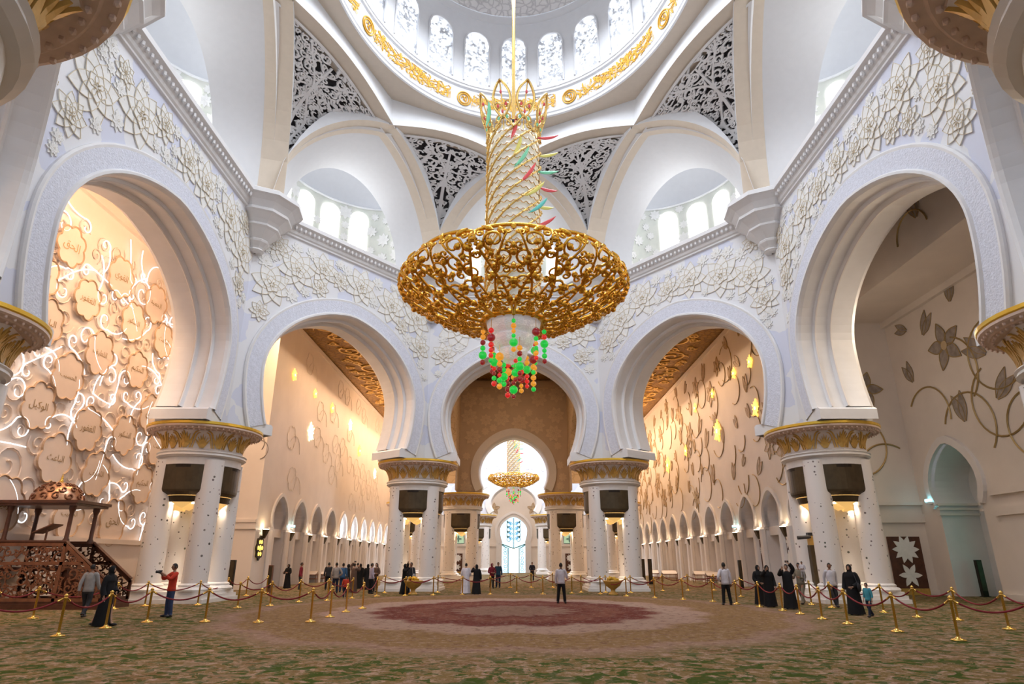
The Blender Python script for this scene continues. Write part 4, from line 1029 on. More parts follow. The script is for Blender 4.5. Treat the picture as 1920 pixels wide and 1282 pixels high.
CLAB = {(-6.75, 45.0): 'white clustered column with gilded capital, left of the central arch', (6.75, 45.0): 'white clustered column with gilded capital, right of the central arch',
 (-16.2, 32.95): 'big left clustered column behind the man in the red shirt', (16.2, 32.95): 'big right clustered column behind the man in the white shirt leaning beside it',
 (-16.2, 16.25): 'column at the left edge, only its gilded capital showing', (16.2, 16.25): 'column at the right edge, only its gilded capital showing',
 (-6.72, 4.0): 'column overhead at upper left, underside of its round capital showing', (6.72, 4.0): 'column overhead at upper right, underside of its round capital showing',
 (-5.3, 67.0): 'farther white column left of the distant chandelier, in the second row', (5.3, 67.0): 'farther white column right of the distant chandelier, in the second row',
 (-5.3, 98.3): 'most distant column left of the glowing end window', (5.3, 98.3): 'most distant column right of the glowing end window',
 (-12.3, 77.0): 'distant column partly hidden behind the column left of the central arch', (12.3, 77.0): 'distant column partly hidden behind the column right of the central arch'}
c0 = column_proto()
for k, ((x, y), l) in enumerate(CLAB.items()):
    o = c0 if k == 0 else copy_tree(c0)
    o.location = (x, y, 0); o.rotation_euler = (0, 0, pi/4 if y < 10 else 0); tag(o, l, 'column', 'clustered columns of the hall', 'thing')
    if y > 20 and not (y > 90):
        near = y < 60
        for a in range(4):
            an = a*pi/2-pi/2
            if sin(an) > .5: continue
            for s in (-.5, .5):
                d = arr((cos(an), sin(an))); e = arr((-sin(an), cos(an))); p = arr((x, y))+d*1.22+e*s
                q = arr((x, y))+e*(1.2 if s > 0 else -1.2)+d*1.2; v = (q-p)
                spot('column_lamp', (p[0], p[1], 4.45), 150 if near else 130, WARM2, 75, (v[0]*.25-d[0]*.12, v[1]*.25-d[1]*.12, -1), .05)
# ------------------------------------------------------------------ chandeliers
mat('gold_bowl', (.80, .42, .05), .2, 1.0, bump=.5, bscale=16)
mat('crystal', (.90, .89, .93), .12, .6, emit=(.95, .95, 1), estr=.12, spec=1., bump=.8, bscale=18)  # faint emission added to brighten the crystal tiers
mat('scale_glass', (.86, .82, .74), .15, spec=.8, emit=(1, .93, .8), estr=.12)
mat('gold_trim', (.85, .58, .2), .25, .9)
for n, c in (('bead_green', (0, .62, .06)), ('bead_red', (.75, .012, .015)), ('bead_dark_red', (.24, .004, .012)), ('bead_amber', (.85, .33, .02))): mat(n, c, .12, spec=.9, emit=c, estr=.45, coat=.5)
for n, c in (('petal_red', (.78, .09, .10)), ('petal_green', (.22, .68, .42)), ('petal_yellow', (.80, .72, .18)), ('petal_teal', (.14, .60, .55))): mat(n, c, .15, spec=.8, emit=c, estr=.15)
CZ = 8.04
def chandelier():
    root = empty('chandelier', (0, CY, CZ)); rng = random.Random(15)
    BP = [(1.25, 11.15), (1.9, 11.22), (2.7, 11.45), (3.5, 11.80), (4.2, 12.2), (4.68, 12.5), (4.86, 12.75), (4.78, 12.95), (4.6, 13.1)]
    seg = np.r_[0, np.cumsum([hypot(BP[k+1][0]-BP[k][0], BP[k+1][1]-BP[k][1]) for k in range(len(BP)-1)])]; LT = seg[-1]
    def prof(Y):
        Y = min(LT, max(0, Y)); k = int(min(len(BP)-2, np.searchsorted(seg, Y, 'right')-1)); f = (Y-seg[k])/(seg[k+1]-seg[k]); return BP[k][0]*(1-f)+BP[k+1][0]*f, BP[k][1]*(1-f)+BP[k+1][1]*f
    NS = 10
    def F(th, Y, h=0):
        r, z = prof(Y); return ((r+h*.3)*sin(th), -(r+h*.3)*cos(th), z-CZ-h*.9)
    half = pi/NS
    def mp(x, Y, h=0): r, _ = prof(Y); return x/max(1.0, r)    # metric x to angle
    elems = []                                                 # (polyline in (x metric, Y), radius array)
    ins = lambda x, y: .15 < y < LT-.1 and .03 < x < half*prof(y)[0]+.12
    C = scrollwork(rng, ins, (0, 1.75, .1, LT), .60, .17, 1500, .88)
    for x, y, r in C:
        d = rng.choice((1, -1)); a0 = rng.random()*6.28
        elems.append((spiral((x, y), r, 1.2, a0, d, 16, .25), np.linspace(.07, .05, 16)*(.6+.6*r)))
        p = (x+r*.25*cos(a0), y+r*.25*sin(a0)); L = leafline(p, a0+2, r*.75, .6, 7); elems.append((L, +.03+.16*min(1, r*1.7)*np.sin(np.linspace(.15, pi, 7))**1.0))
        if r > .28:
            for q in range(2): an = a0+1.5+q*2.4; L = leafline((x+r*cos(an), y+r*sin(an)), an-d*.9, r*.9, d*.7, 7); elems.append((L, .02+.13*np.sin(np.linspace(.2, pi, 7))))
    t = np.linspace(0, 1, 24)
    elems.append((np.stack([half*np.array([prof(LT*q)[0] for q in t])*(.06+.9*np.sin(t*pi/2)**2), LT*t], 1), .06+0*t))     # big curving stems
    elems.append((np.stack([half*np.array([prof(LT*q)[0] for q in t])*(.95-.85*t**1.5), LT*t*.97], 1), .05+0*t))
    for k in range(NS):
        mb = MB(); c = 2*half*k
        for sg in (1, -1):
            for P, r in elems:
                Q = [F(c+sg*mp(a, b), b) for a, b in P]; mb.tube(Q, r, 5, 0)
        # lobed rim of this section, crest leaf
        th = np.linspace(-half, half, 25); mb.tube([F(c+q, LT, -.26*abs(cos(q/half*pi/2))**.6) for q in th], .075, 6, 0)
        for a, b, L in ((0, LT, .55), (.16, LT-.1, .42), (-.16, LT-.1, .42)):
            P = [F(c+a*(1+.6*q), b, -.02-L*.7*q) for q in np.linspace(0, 1, 6)]; mb.tube(P, [.05, .11, .13, .1, .06, .015], 6, 0)
        for y in (1.0, 1.9, 2.8, 3.7): mb.sphere(F(c, y, .05), .13, 8, 6, 0)
        mb.build('bowl_section', ['gold_bowl'], root, True)
    mb = MB()                                              # inner gilded dish seen through the scrolls and the ring for the crystals
    mb.lathe([(r*1.0, z-CZ) for r, z in ((1.12, 11.2), (1.3, 11.12), (1.42, 11.16), (1.42, 11.3), (1.15, 11.42))], 40, (0, 0), 0)
    mb.build('bowl_ring', ['gold_bowl'], root, True)
    for k, (r, z0, z1) in enumerate(((1.12, 11.25, 10.6), (.86, 10.6, 10.05), (.58, 10.05, 9.55))):
        mb = MB(); pr = [(r*.8, z0-CZ)]+[(r*(1-.28*(q**2)), z0-CZ+(z1-z0)*q) for q in np.linspace(.05, 1, 7)]+[(r*.4, z1-CZ-.02), (.02, z1-CZ)]; n = 36
        A = np.arange(n)*2*pi/n; mb.grid([[((rr*(1+.025*(i % 2)))*cos(a), (rr*(1+.025*(i % 2)))*sin(a), z) for rr, z in pr] for i, a in enumerate(A)], 0, cu=True); mb.build('crystal_tier', ['crystal'], root)
    sph = {}
    for n in ('bead_green', 'bead_red', 'bead_dark_red', 'bead_amber'):
        mb = MB(); mb.sphere((0, 0, 0), 1, 10, 8); o = mb.build('bead', [n], None, True); sph[n] = o.data; bpy.data.objects.remove(o)
    ring = [(1.27, 8, 10.95, 6, 0), (.82, 6, 10.0, 6, .3), (.42, 3, 9.55, 4, .2), (0, 1, 9.0, 4, 0)]
    cyc = ['bead_green', 'bead_amber', 'bead_green', 'bead_red', 'bead_amber', 'bead_dark_red', 'bead_red']
    q = 0
    for r, n, z, m, a0 in ring:
        for k in range(n):
            a = a0-pi/2+k*2*pi/n; x, y = r*cos(a), r*sin(a); big = rng.randrange(m-1); zz = z-(.25*(k % 2) if r else 0); rad = []
            rs = [(.175 if j == big else rng.choice((.10, .115, .09))) for j in range(m)]; tot = sum(2*v+.015 for v in rs)
            mb = MB(); mb.tube([(x, y, zz+.35-CZ), (x, y, zz-tot-CZ)], .012, 4); s = mb.build('bead_string', ['gold_trim'], root); cur = zz
            for j in range(m):
                nm = 'bead_green' if (j == big and k % 2 == 0) else 'bead_dark_red' if (j == big and k % 3 == 1) else cyc[rng.randrange(7)]
                b = bpy.data.objects.new('bead', sph[nm]); COL.objects.link(b); b.parent = s; b.location = (x, y, cur-rs[j]-CZ); b.scale = (rs[j],)*3; cur -= 2*rs[j]+.015; q += 1
    # tall glass shaft: core, overlapping scales and gilded spirals
    z0, z1, R = 11.6, 20.4, 1.10
    mb = MB(); mb.lathe([(R-.1, z0-CZ), (R-.1, z1-CZ), (.05, z1-CZ)], 32, (0, 0), 0); mb.build('shaft_core', ['scale_glass'], root, True)
    mb = MB(); tr = MB(); na, nr = 26, 24; dz = (z1-z0)/nr
    for i in range(na):
        for j in range(nr):
            a = (i+.5*(j % 2))*2*pi/na; zt = z0+dz*(j+1)+.12; w = 2*pi/na*.5; pts = []
            for v, rr in ((0, R-.06), (.55, R+.0), (1, R+.07)):
                for u in (-1, -.33, .33, 1):
                    zz = zt-v*dz*1.35+(.10*u*u if v == 1 else 0); pts.append(((rr)*sin(a+w*u*(1 if v < 1 else .92)), -(rr)*cos(a+w*u*(1 if v < 1 else .92)), zz-CZ))
            mb.grid(np.array(pts).reshape(3, 4, 3), 0); tr.tube(pts[8:12], .021, 3, 0, cap=False)
    sc = mb.build('glass_scales', ['scale_glass'], root); sc['kind'] = 'stuff'; tr.build('scale_trim', ['gold_trim'], sc)
    for k in range(9):
        t = np.linspace(0, 1, 40); a = k*2*pi/9+t*2*pi*1.25; mb = MB(); mb.tube([((R+.11)*sin(q), -(R+.11)*cos(q), z0+(z1-z0)*s-CZ) for q, s in zip(a, t)], .05, 5, 0)
        for s in np.linspace(.02, .98, 34): q = k*2*pi/9+s*2*pi*1.25; mb.sphere(((R+.14)*sin(q), -(R+.14)*cos(q), z0+(z1-z0)*s-CZ), .06, 5, 4, 0)
        mb.build('gilded_spiral', ['gold_trim'], root, True)
    for k in range(8):                                     # crown of openwork leaves
        a = k*pi/4+pi/8; mb = MB()
        def fc(x, y, h=0): r = R+.05+.52*(y/2.3)**1.5; return ((r+h)*sin(a)+x*cos(a), -(r+h)*cos(a)+x*sin(a), 20.15-CZ+y)
        t = np.linspace(0, 1, 16)
        for s in (1, -1):
            mb.tube([fc(s*.46*sin(pi*q**1.15)**.8*(1-.15*q), .55+1.75*q) for q in t], .065, 5); mb.tube([fc(s*.5*(1-q), .0+.7*q) for q in t], .055, 5)
            mb.tube([fc(s*b, c) for b, c in spiral((.22, 1.15), .2, 1.2, 0, 1, 14)], .045, 4); mb.tube([fc(s*b, c) for b, c in spiral((.2, .55), .18, 1.2, 2, -1, 14)], .045, 4); mb.tube([fc(s*b, c) for b, c in spiral((.3, .25), .2, 1.2, 1, 1, 14)], .045, 4)
        mb.tube([fc(0, y) for y in np.linspace(0, 2.35, 8)], .03, 4)
        o = mb.build('crown_leaf', ['gold_trim'], root, True)
        g = MB()
        for x, y, m_ in ((0, 1.75, 0), (.2, 1.15, 0), (-.2, 1.15, 0), (.2, .55, 1), (-.2, .55, 1), (0, .85, 0)): g.sphere(fc(x, y, .04), (.06, .06, .1), 6, 5, m_)
        g.build('crown_gems', ['petal_red', 'petal_green'], o)
    mb = MB(); mb.lathe([(.02, 20.45-CZ), (.16, 20.5-CZ), (.2, 20.75-CZ), (.12, 21.0-CZ), (.09, 21.2-CZ), (.085, 47.9-CZ)], 10, (0, 0), 0); mb.build('hanging_rod', ['gold_trim'], root, True)
    mb = MB(); mb.sphere((0, -.12, 21.25-CZ), (.2, .2, .14), 10, 6); mb.build('rod_joint', ['black_plastic'], root)
    # coloured glass feathers standing out of the shaft
    PT = [(966, 240, 'red', 80, .62), (917, 215, 'green', 86, .7), (972, 276, 'yellow', 72, .62), (1027, 260, 'red', 8, .5), (981, 296, 'green', 58, .62), (1027, 293, 'yellow', 10, .5), (992, 326, 'red', 55, .62), (1026, 325, 'green', 0, .5),
          (1027, 358, 'red', -14, .42), (1005, 357, 'yellow', 40, .55), (1011, 388, 'teal', 42, .55), (1021, 391, 'yellow', -8, .4), (1021, 420, 'red', 28, .6)]
    for px, py, cn, an, L in PT:
        yy = CY-1.12 if px < 1012 else CY-.35; bb = (641-py)/1180; tt = yy/(cos(radians(19.17))-bb*sin(radians(19.17)))
        X = (px-963)/1180*tt; Z = 1.85+tt*(sin(radians(19.17))+bb*cos(radians(19.17))); mb = MB(); ca, sa = cos(radians(an)), sin(radians(an)); rows = []
        for q in np.linspace(-1, 1, 9):
            w = .085*(1-q*q)**.7+.004; row = []
            for v in np.linspace(0, 2*pi, 9)[:-1]:
                s, d = q*L, w*cos(v)+.08*q*q; row.append((X+s*ca-d*sa, yy-CY-.05+.03*sin(v), Z-CZ+s*sa+d*ca))
            rows.append(row)
        mb.grid(rows, 0, cv=True); o = mb.build('glass_petal', ['petal_'+cn], root, True); o['label'] = cn+' glass feather'
    return root
ch = tag(chandelier(), 'huge gilded chandelier with coloured glass beads hanging under the near dome', 'chandelier')
c2 = copy_tree(ch); c2.location = (0, 83.5, 8.75); c2.scale = (.69,)*3
tag(c2, 'smaller distant chandelier seen through the central arch', 'chandelier')

# ------------------------------------------------------------------ pulpit beside the prayer wall
def minbar():
    ox, oy = -21.4, 27.4; root = empty('pulpit', (ox, oy, 0), 'dark carved wooden pulpit with stair and openwork dome by the left wall', 'pulpit'); rng = random.Random(8)
    LX, TX, D, ZP, ZR, LE = 2.85, 2.85, 1.8, 2.55, 4.05, 4.75   # tower width, depth, platform, roof, foot of stair
    mb = MB(); mb.box(-.1, LE+.1, -.1, D+.1, 0, .2, 0); mb.box(-.05, LE+.05, -.05, D+.05, .2, .3, 0); mb.build('base', ['wood_dark'], root)
    top = lambda x: ZP if x < TX else ZP-(x-TX)*(ZP-1.05)/(LE-TX)
    for yy, nm in ((0., 'side_screen'), (D, 'side_screen')):
        f = lambda a, b, h: (a, yy+(-h if yy == 0 else h), b); mb = MB(); ins = lambda x, z: .08 < x < LE-.05 and .4 < z < top(x)-.12
        for x, z, r in scrollwork(rng, ins, (0, LE, .3, ZP), .34, .09, 1800, .93):
            d = rng.choice((1, -1)); a0 = rng.random()*6.28; mb.ribbon(spiral((x, z), r, 1.2, a0, d, 14), .05+.04*r, f, .05)
            for q in range(3): an = a0+q*2; mb.ribbon(leafline((x+r*.6*cos(an), z+r*.6*sin(an)), an+d, r*1.3, d*.6, 6), leafw(6, .09*min(1, .4+r*2)), f, .045)
        for P in ([(0, .3), (0, ZP)], [(TX, .3), (TX, ZP)], [(0, .36), (LE, .36)], [(0, ZP-.06), (TX, ZP-.06)], [(TX, ZP-.05), (LE, 1.0)], [(LE, .3), (LE, 1.05)], [(0, 1.75), (TX+.9, 1.75)]):
            P = np.array(P); mb.ribbon(np.array([P[0]*(1-q)+P[1]*q for q in (0, .5, 1)]), .13, f, .07)
        mb.build(nm, ['wood_mid' if yy == 0 else 'wood_dark'], root)
        r = MB(); r.tube([(TX, yy, ZP+.06), (LE+.05, yy, 1.12)], .06, 6); r.tube([(0, yy, ZP+.06), (TX, yy, ZP+.06)], .06, 6); r.build('handrail', ['wood_dark'], root)
    mb = MB(); n = 9
    for k in range(n): x0 = LE-(k+1)*(LE-TX)/n; mb.box(x0, x0+(LE-TX)/n, .1, D-.1, .3, .3+(k+1)*(1.5-.3)/n, 0)
    mb.box(0.05, TX, .1, D-.1, 1.45, 1.6, 0); mb.build('stair', ['wood_dark'], root)
    for x in (.12, TX-.12):
        for y in (.1, D-.1):
            mb = MB(); mb.lathe([(.13, ZP), (.13, ZP+.12), (.085, ZP+.2), (.08, ZR-.3), (.1, ZR-.22), (.14, ZR-.12), (.14, ZR)], 10, (x, y), 0); mb.build('post', ['wood_dark'], root, True)
    mb = MB(); mb.box(-.2, TX+.2, -.2, D+.2, ZR, ZR+.1, 0); mb.box(-.28, TX+.28, -.28, D+.28, ZR+.1, ZR+.22, 0); mb.build('canopy', ['wood_dark'], root)
    mb = MB(); mb.lathe([(.98*cos(t), ZR+.22+.86*sin(t)) for t in np.linspace(0, pi/2-.01, 9)], 24, (TX/2, D/2), 0); dm = mb.build('dome', ['copper_dome'], root, True)
    mb = MB(); fd = lambda a, b, h: (TX/2+(.98*cos(b)+h)*sin(a), D/2-(.98*cos(b)+h)*cos(a), ZR+.22+.86*sin(b)+h)
    for k in range(12):
        for j in range(3): mb.ribbon(spiral((k*pi/6+(j % 2)*.25, .22+j*.38), .2, 1.1, rng.random()*6, 1, 10), .05, fd, .04)
    mb.build('dome_tracery', ['wood_mid'], dm)
    mb = MB(); zt = ZR+.22+.86; mb.lathe([(.06, zt-.02), (.09, zt+.06), (.03, zt+.1), (.05, zt+.16), (.01, zt+.32)], 8, (TX/2, D/2), 0); mb.build('finial', ['gold'], root, True)
    mb = MB(); mb.add([(1.0, .4, 2.95), (1.8, .4, 3.3), (1.8, 1.1, 3.3), (1.0, 1.1, 2.95), (1.0, .4, 3.0), (1.8, .4, 3.35), (1.8, 1.1, 3.35), (1.0, 1.1, 3.0)], [(0, 1, 2, 3), (4, 5, 6, 7), (0, 1, 5, 4), (1, 2, 6, 5), (2, 3, 7, 6), (3, 0, 4, 7)], 0); mb.tube([(1.4, .75, 1.6), (1.4, .75, 3.1)], .04, 6); mb.build('book_rest', ['wood_mid'], root)
minbar()
# ------------------------------------------------------------------ rope barriers
TH = radians(19.17)
def ground(px, py, z=0.):
    a, b = (px-963)/1180, (641-py)/1180; v = sin(TH)+b*cos(TH); t = (z-1.85)/v; return arr((a*t, t*(cos(TH)-b*sin(TH))))
def post_proto():
    r = empty('rope_post'); mb = MB(); mb.lathe([(.02, .0), (.17, .0), (.175, .02), (.15, .04), (.06, .06), (.045, .1)], 16, (0, 0)); mb.build('base', ['brass'], r, True)
    mb = MB(); mb.lathe([(.034, .06), (.034, .9), (.045, .905), (.045, .95), (.034, .955)], 12, (0, 0)); mb.build('pole', ['brass'], r, True)
    mb = MB(); mb.lathe([(.03, .95), (.05, .965), (.055, .99), (.03, 1.02), (.02, 1.03), (.001, 1.035)], 12, (0, 0)); mb.build('finial', ['brass'], r, True); return r
FRONT = [(-70, 1206), (108, 1193), (197, 1178), (275, 1167), (384, 1166), (484, 1167), (582, 1166), (618.6, 1157), (648.5, 1147.5), (679.5, 1141), (706, 1118), (759.7, 1117), (812, 1116), (867, 1115), (919, 1114.5), (969, 1112), (1018, 1114), (1072.6, 1112.5), (1126, 1114), (1174.6, 1118), (1228, 1121), (1281, 1124), (1337, 1128), (1382, 1133), (1425, 1138), (1468, 1145), (1500.5, 1151.5), (1542, 1161), (1590, 1170), (1683, 1184.5), (1798, 1201), (1955, 1212)]
BACK = [(-20, 1166), (61, 1159.6), (213, 1142), (271, 1136.5), (370, 1134.5), (424, 1121), (461, 1117), (499, 1113)]
BACK2 = [(445, 1140), (506, 1136), (560.5, 1129), (614, 1126), (660, 1122)]
BACKM = [(721, 1111.5), (820.5, 1111), (957, 1101.5), (996, 1101.5), (1036.6, 1101.5), (1090, 1111), (1136, 1111.5), (1183, 1111.5), (1243, 1108), (1290.5, 1107), (1340, 1107), (1390, 1119), (1522, 1134), (1560.5, 1139.5), (1657.5, 1148.5), (1720.6, 1157.5), (1797, 1163), (1892.6, 1180), (1990, 1190)]
pp = post_proto(); first = [True]
def run(row, name, skip=()):
    P = [ground(*q) for q in row]; inview = [k for k, q in enumerate(row) if -10 < q[0] < 1930]
    for n, k in enumerate(inview):
        o = pp if first[0] else copy_tree(pp); first[0] = False
        o.location = (*P[k], 0); tag(o, 'brass rope post, %s from the left in the %s' % (ORD[n], name), 'rope post', 'brass rope posts')
    m = 0
    for k in range(len(P)-1):
        if k in skip: continue
        a, b = P[k], P[k+1]; d = b-a; L = np.linalg.norm(d); u = d/L; q = np.linspace(0, 1, 15); sag = min(.34, .11*L+.06)
        pts = np.array([(*(a+u*.05+(d-u*.1)*s), .915-sag*(1-(2*s-1)**2)) for s in q]); mid = (a+b)/2
        r = empty('barrier_rope', (*mid, .6)); off = arr((*mid, .6)); pts = pts-off
        mb = MB(); mb.tube(pts[1:-1], .024, 7); mb.build('rope', ['rope_red'], r, True); mb = MB(); mb.tube(pts[:2], .028, 6); mb.build('hook', ['brass'], r, True); mb = MB(); mb.tube(pts[-2:], .028, 6); mb.build('hook', ['brass'], r, True)
        m += 1; tag(r, 'dark red velvet rope, %s span from left on the %s' % (ORD[m-1], name), 'rope', 'velvet ropes of the barrier')
run(FRONT, 'front barrier row'); run(BACK, 'back row near the pulpit'); run(BACK2, 'inner row by the crowd'); run(BACKM, 'rear row before the columns', skip=(4,))

# ------------------------------------------------------------------ fittings on the walls and floor
def ax(px, py, X): a, b = (px-963)/1180, (641-py)/1180; t = X/a; return t*(cos(TH)-b*sin(TH)), 1.85+t*(sin(TH)+b*cos(TH))
# bronze brackets between the arcade arches
def sconce():
    r = empty('wall_sconce'); mb = MB(); mb.add([(0, -.3, .62), (.32, -.26, .62), (.32, .26, .62), (0, .3, .62), (0, -.12, 0), (.12, -.1, 0), (.12, .1, 0), (0, .12, 0)], [(3, 2, 1, 0), (4, 5, 6, 7), (0, 1, 5, 4), (1, 2, 6, 5), (2, 3, 7, 6)], 0); mb.build('bracket', ['bronze'], r)
    mb = MB()
    for z in (.2, .36, .52): w = .1+z*.28; mb.box(.08+z*.32, .1+z*.36, -w, w, z, z+.05, 0)
    mb.build('louvre', ['bronze_dark'], r); mb = MB(); mb.box(.03, .28, -.22, .22, .62, .645, 0); mb.build('lamp', ['lamp_glow'], r); return r
sp_ = sconce(); k0 = 0
for sg, n0, n1, nm in ((-1, 0, 10, 'left'), (1, -2, 11, 'right')):
    for j, k in enumerate(range(n0, n1)):
        y = 50.1+4.72*k+(-2.36); o = sp_ if k0 == 0 else copy_tree(sp_); k0 += 1
        if sg < 0 and k == 0: y = 46.9
        if sg > 0 and k == -2: continue
        o.location = (sg*17.85, y, 3.35); o.rotation_euler = (0, 0, 0 if sg < 0 else pi); tag(o, 'tapered bronze bracket, %s along the %s nave arcade from its near end' % (ORD[j-(sg > 0)], nm), 'wall sconce', 'bronze brackets of the arcades')
# star lamps on the nave walls
mat('star_light', (1, .75, .2), .4, emit=(1, .60, .10), estr=1.6); mat('star_white', (1, .9, .7), .4, emit=(1, .82, .5), estr=2.6)
def star_lamp(X, px, py, R, m, label):
    sg = 1 if X > 0 else -1; y, z = ax(px, py, X); r = empty('wall_lamp', (X-sg*.02, y, z), label, 'flower lamp', 'glowing flowers on the nave walls'); f = lambda a, b, h: (-sg*h, a, b)
    mb = MB()
    for k in range(10): petal(mb, (0, 0), k*pi/5, R*(.9 if k % 2 else .7), R*.2, f, .08, 0, None)
    mb.build('petals', [m], r); mb = MB(); mb.sphere((-sg*.08, 0, 0), (.06, R*.18, R*.18), 8, 6); mb.build('heart', ['star_white'], r)
for n, (px, py, R, m) in enumerate([(582, 810, 1.0, 'star_white'), (551, 703, .6, 'star_light'), (656, 797, .75, 'star_white'), (622, 765, .6, 'star_light'), (702, 888, .8, 'star_white'), (673, 845, .8, 'star_light'), (590, 738, .5, 'star_light')]):
    star_lamp(-18, px, py, R, m, 'glowing flower lamp on the left nave wall, %s' % ['largest and brightest', 'highest, near the arch edge', 'white one right of the brightest', 'yellow one above the brightest', 'white one farthest down the hall', 'yellow one low in the middle', 'small one between two yellow ones'][n])
for n, (px, py, R, m) in enumerate([(1346, 808, 1.15, 'star_light'), (1377, 700, .55, 'star_light'), (1407, 678, .6, 'star_light'), (1418, 765, .8, 'star_light'), (1337, 738, .5, 'star_light'), (1304, 765, .55, 'star_light'), (1253, 872, 1.1, 'star_light'), (1287, 845, .7, 'star_light')]):
    star_lamp(18, px, py, R, m, 'glowing flower lamp on the right nave wall, %s' % ['largest, orange, at the middle', 'high, beside the topmost one', 'topmost near the arch edge', 'broad yellow one nearest the arch edge', 'small one above the orange one', 'small one left of the orange one', 'tall orange one far down the hall', 'dim one between the two orange ones'][n])
# doors
def panel_door(name, fmap, w, h, pl=.35):
    mb = MB(); P = [fmap(a, b, .0) for a, b in ((-w/2, pl), (w/2, pl), (w/2, h), (-w/2, h))]; Q = [fmap(a, b, .1) for a, b in ((-w/2, pl), (w/2, pl), (w/2, h), (-w/2, h))]; mb.add(P+Q, [(4, 5, 6, 7), (0, 1, 5, 4), (1, 2, 6, 5), (2, 3, 7, 6), (3, 0, 4, 7)], 0)
    d = struct(mb.build(name, ['wood_dark'])); mb = MB(); n = max(2, int((h-pl)/1.0))
    for k in range(n):
        z = pl+(h-pl)*(k+.5)/n; R = (w*.42 if k % 2 else w*.36); m = 6 if k % 2 == 0 else 10
        for j in range(m): petal(mb, (0, z), j*2*pi/m, R, R*.42, fmap, .12, 0, None)
    mb.build('inlay_flower', ['ivory_petal'], d); mb = MB(); P = [fmap(a, b, h_) for h_ in (0, .14) for a, b in ((-w/2, 0), (w/2, 0), (w/2, pl), (-w/2, pl))]; mb.add(P, [(4, 5, 6, 7), (0, 1, 5, 4), (1, 2, 6, 5), (2, 3, 7, 6), (3, 0, 4, 7)], 0); mb.build('kick_plate', ['cap_gold'], d)
mat('lunette_glass', (.42, .58, .42), .3, emit=(.5, .75, .5), estr=.35)
panel_door('door_3', lambda a, b, h: (23.0+a, RY-.02-h, b), 1.9, 3.2)
panel_door('door_2', lambda a, b, h: (-18.85+h, 49.6+a, b), 1.6, 3.5)
panel_door('door_4', lambda a, b, h: (18.02-h, 43.0+a, b), 1.4, 3.6); panel_door('door_5', lambda a, b, h: (18.02-h, 47.75+a, b), .8, 3.3)
for k, x in enumerate((-13.1, -9.2, 9.3, 13.1)):
    panel_door('door_%d' % (6+k), lambda a, b, h: (x+a, EY-.02-h, b), 1.5, 3.0, .2)
    mb = MB(); mb.poly([(x+a, EY-.08, b) for a, b in [(-.95, 4.6), (.95, 4.6)]+[(.95*cos(t), 5.4+1.1*sin(t)) for t in np.linspace(0, pi, 10)]], 0); wn = struct(mb.build('window_%d' % (32+k), ['lunette_glass'])) if 'lunette_glass' in MATS else None
    mb = MB(); mb.tube([(x+a, EY-.1, b) for a, b in [(-.95, 4.6), (.95, 4.6)]+[(.95*cos(t), 5.4+1.1*sin(t)) for t in np.linspace(0, pi, 10)]], .06, 5, closed=True)
    for q in range(4): petal(mb, (0, 5.3), q*pi/2, .6, .25, lambda a, b, h: (x+a, EY-.1-h, b), .02, 0, None)
    mb.build('window_bars', ['leaf_green'], wn)
# flowered disc beside the first left arch
r = empty('wall_medallion', (-17.9, 46.3, 4.0)); y0, z0 = ax(486, 1027, -17.95); r.location = (-17.98, y0, z0); tag(r, 'black wall medallion with a ring of yellow flowers by the left doorway', 'medallion')
mb = MB(); pts = [(1.0*(.62+.06*cos(8*t))*cos(t), (.78+.07*cos(8*t))*sin(t)) for t in np.linspace(0, 2*pi, 49)[:-1]]; n = len(pts); mb.add([(.1, a, b) for a, b in pts]+[(0, a, b) for a, b in pts], [list(range(n))]+[[k, (k+1) % n, (k+1) % n+n, k+n] for k in range(n)], 0); mb.build('disc', ['bronze_dark'], r)
mb = MB()
for k in range(6): mb.sphere((.1, .36*cos(k*pi/3), .46*sin(k*pi/3)), (.05, .14, .15), 7, 5)
mb.sphere((.1, 0, 0), (.06, .16, .2), 8, 6); mb.build('yellow_flowers', ['star_light'], r)
# cyan emergency lamps
mat('cyan_light', (.3, .9, 1), .4, emit=(.25, .85, 1), estr=6)
for (x, y, z, l) in ((RX-.3, 37.7, 5.0, 'cyan emergency lamp on the ledge by the right window recess'), (-17.7, 52.5, 4.3, 'cyan emergency lamp above a bracket on the left arcade'), (17.7, 52.5, 4.3, 'cyan emergency lamp above a bracket on the right arcade')):
    r = empty('emergency_lamp', (x, y, z), l, 'lamp'); mb = MB(); mb.box(-.12, .12, -.16, .16, -.02, .1, 0); mb.build('housing', ['white_marble'], r); mb = MB(); mb.box(-.14, .14, -.14, .14, .1, .24, 0); mb.build('lens', ['cyan_light'], r)
# security cameras on the cornice
for n, (px, py, l) in enumerate([(283, 86, 'dome camera on the left cornice beside the near corbel'), (466, 352, 'dark camera at the inner corner of the left corbel'), (566, 424, 'blue dome camera right of the left corbel'), (1648, 76, 'blue dome camera on the right cornice beside the near corbel'), (1397, 374, 'blue camera standing on top of the right corbel'), (1455, 352, 'dark camera at the inner corner of the right corbel'), (1360, 425, 'dark camera on the cornice left of the right corbel'), (1259, 474, 'dark camera on the cornice of the right diagonal wall')]):
    p = ground(px, py, 21.95); r = empty('security_camera', (*p, 21.66), l, 'security camera', 'cameras on the cornice')
    mb = MB(); mb.lathe([(.22, 0), (.22, .12), (.12, .16), (.02, .17)], 12, (0, 0)); mb.build('mount', ['white_marble'], r); mb = MB(); mb.sphere((0, 0, .26), .17 if 'blue' in l or 'dome' in l else .11, 10, 8); mb.build('lens', ['camera_blue' if 'blue' in l or 'dome' in l else 'black_plastic'], r, True)
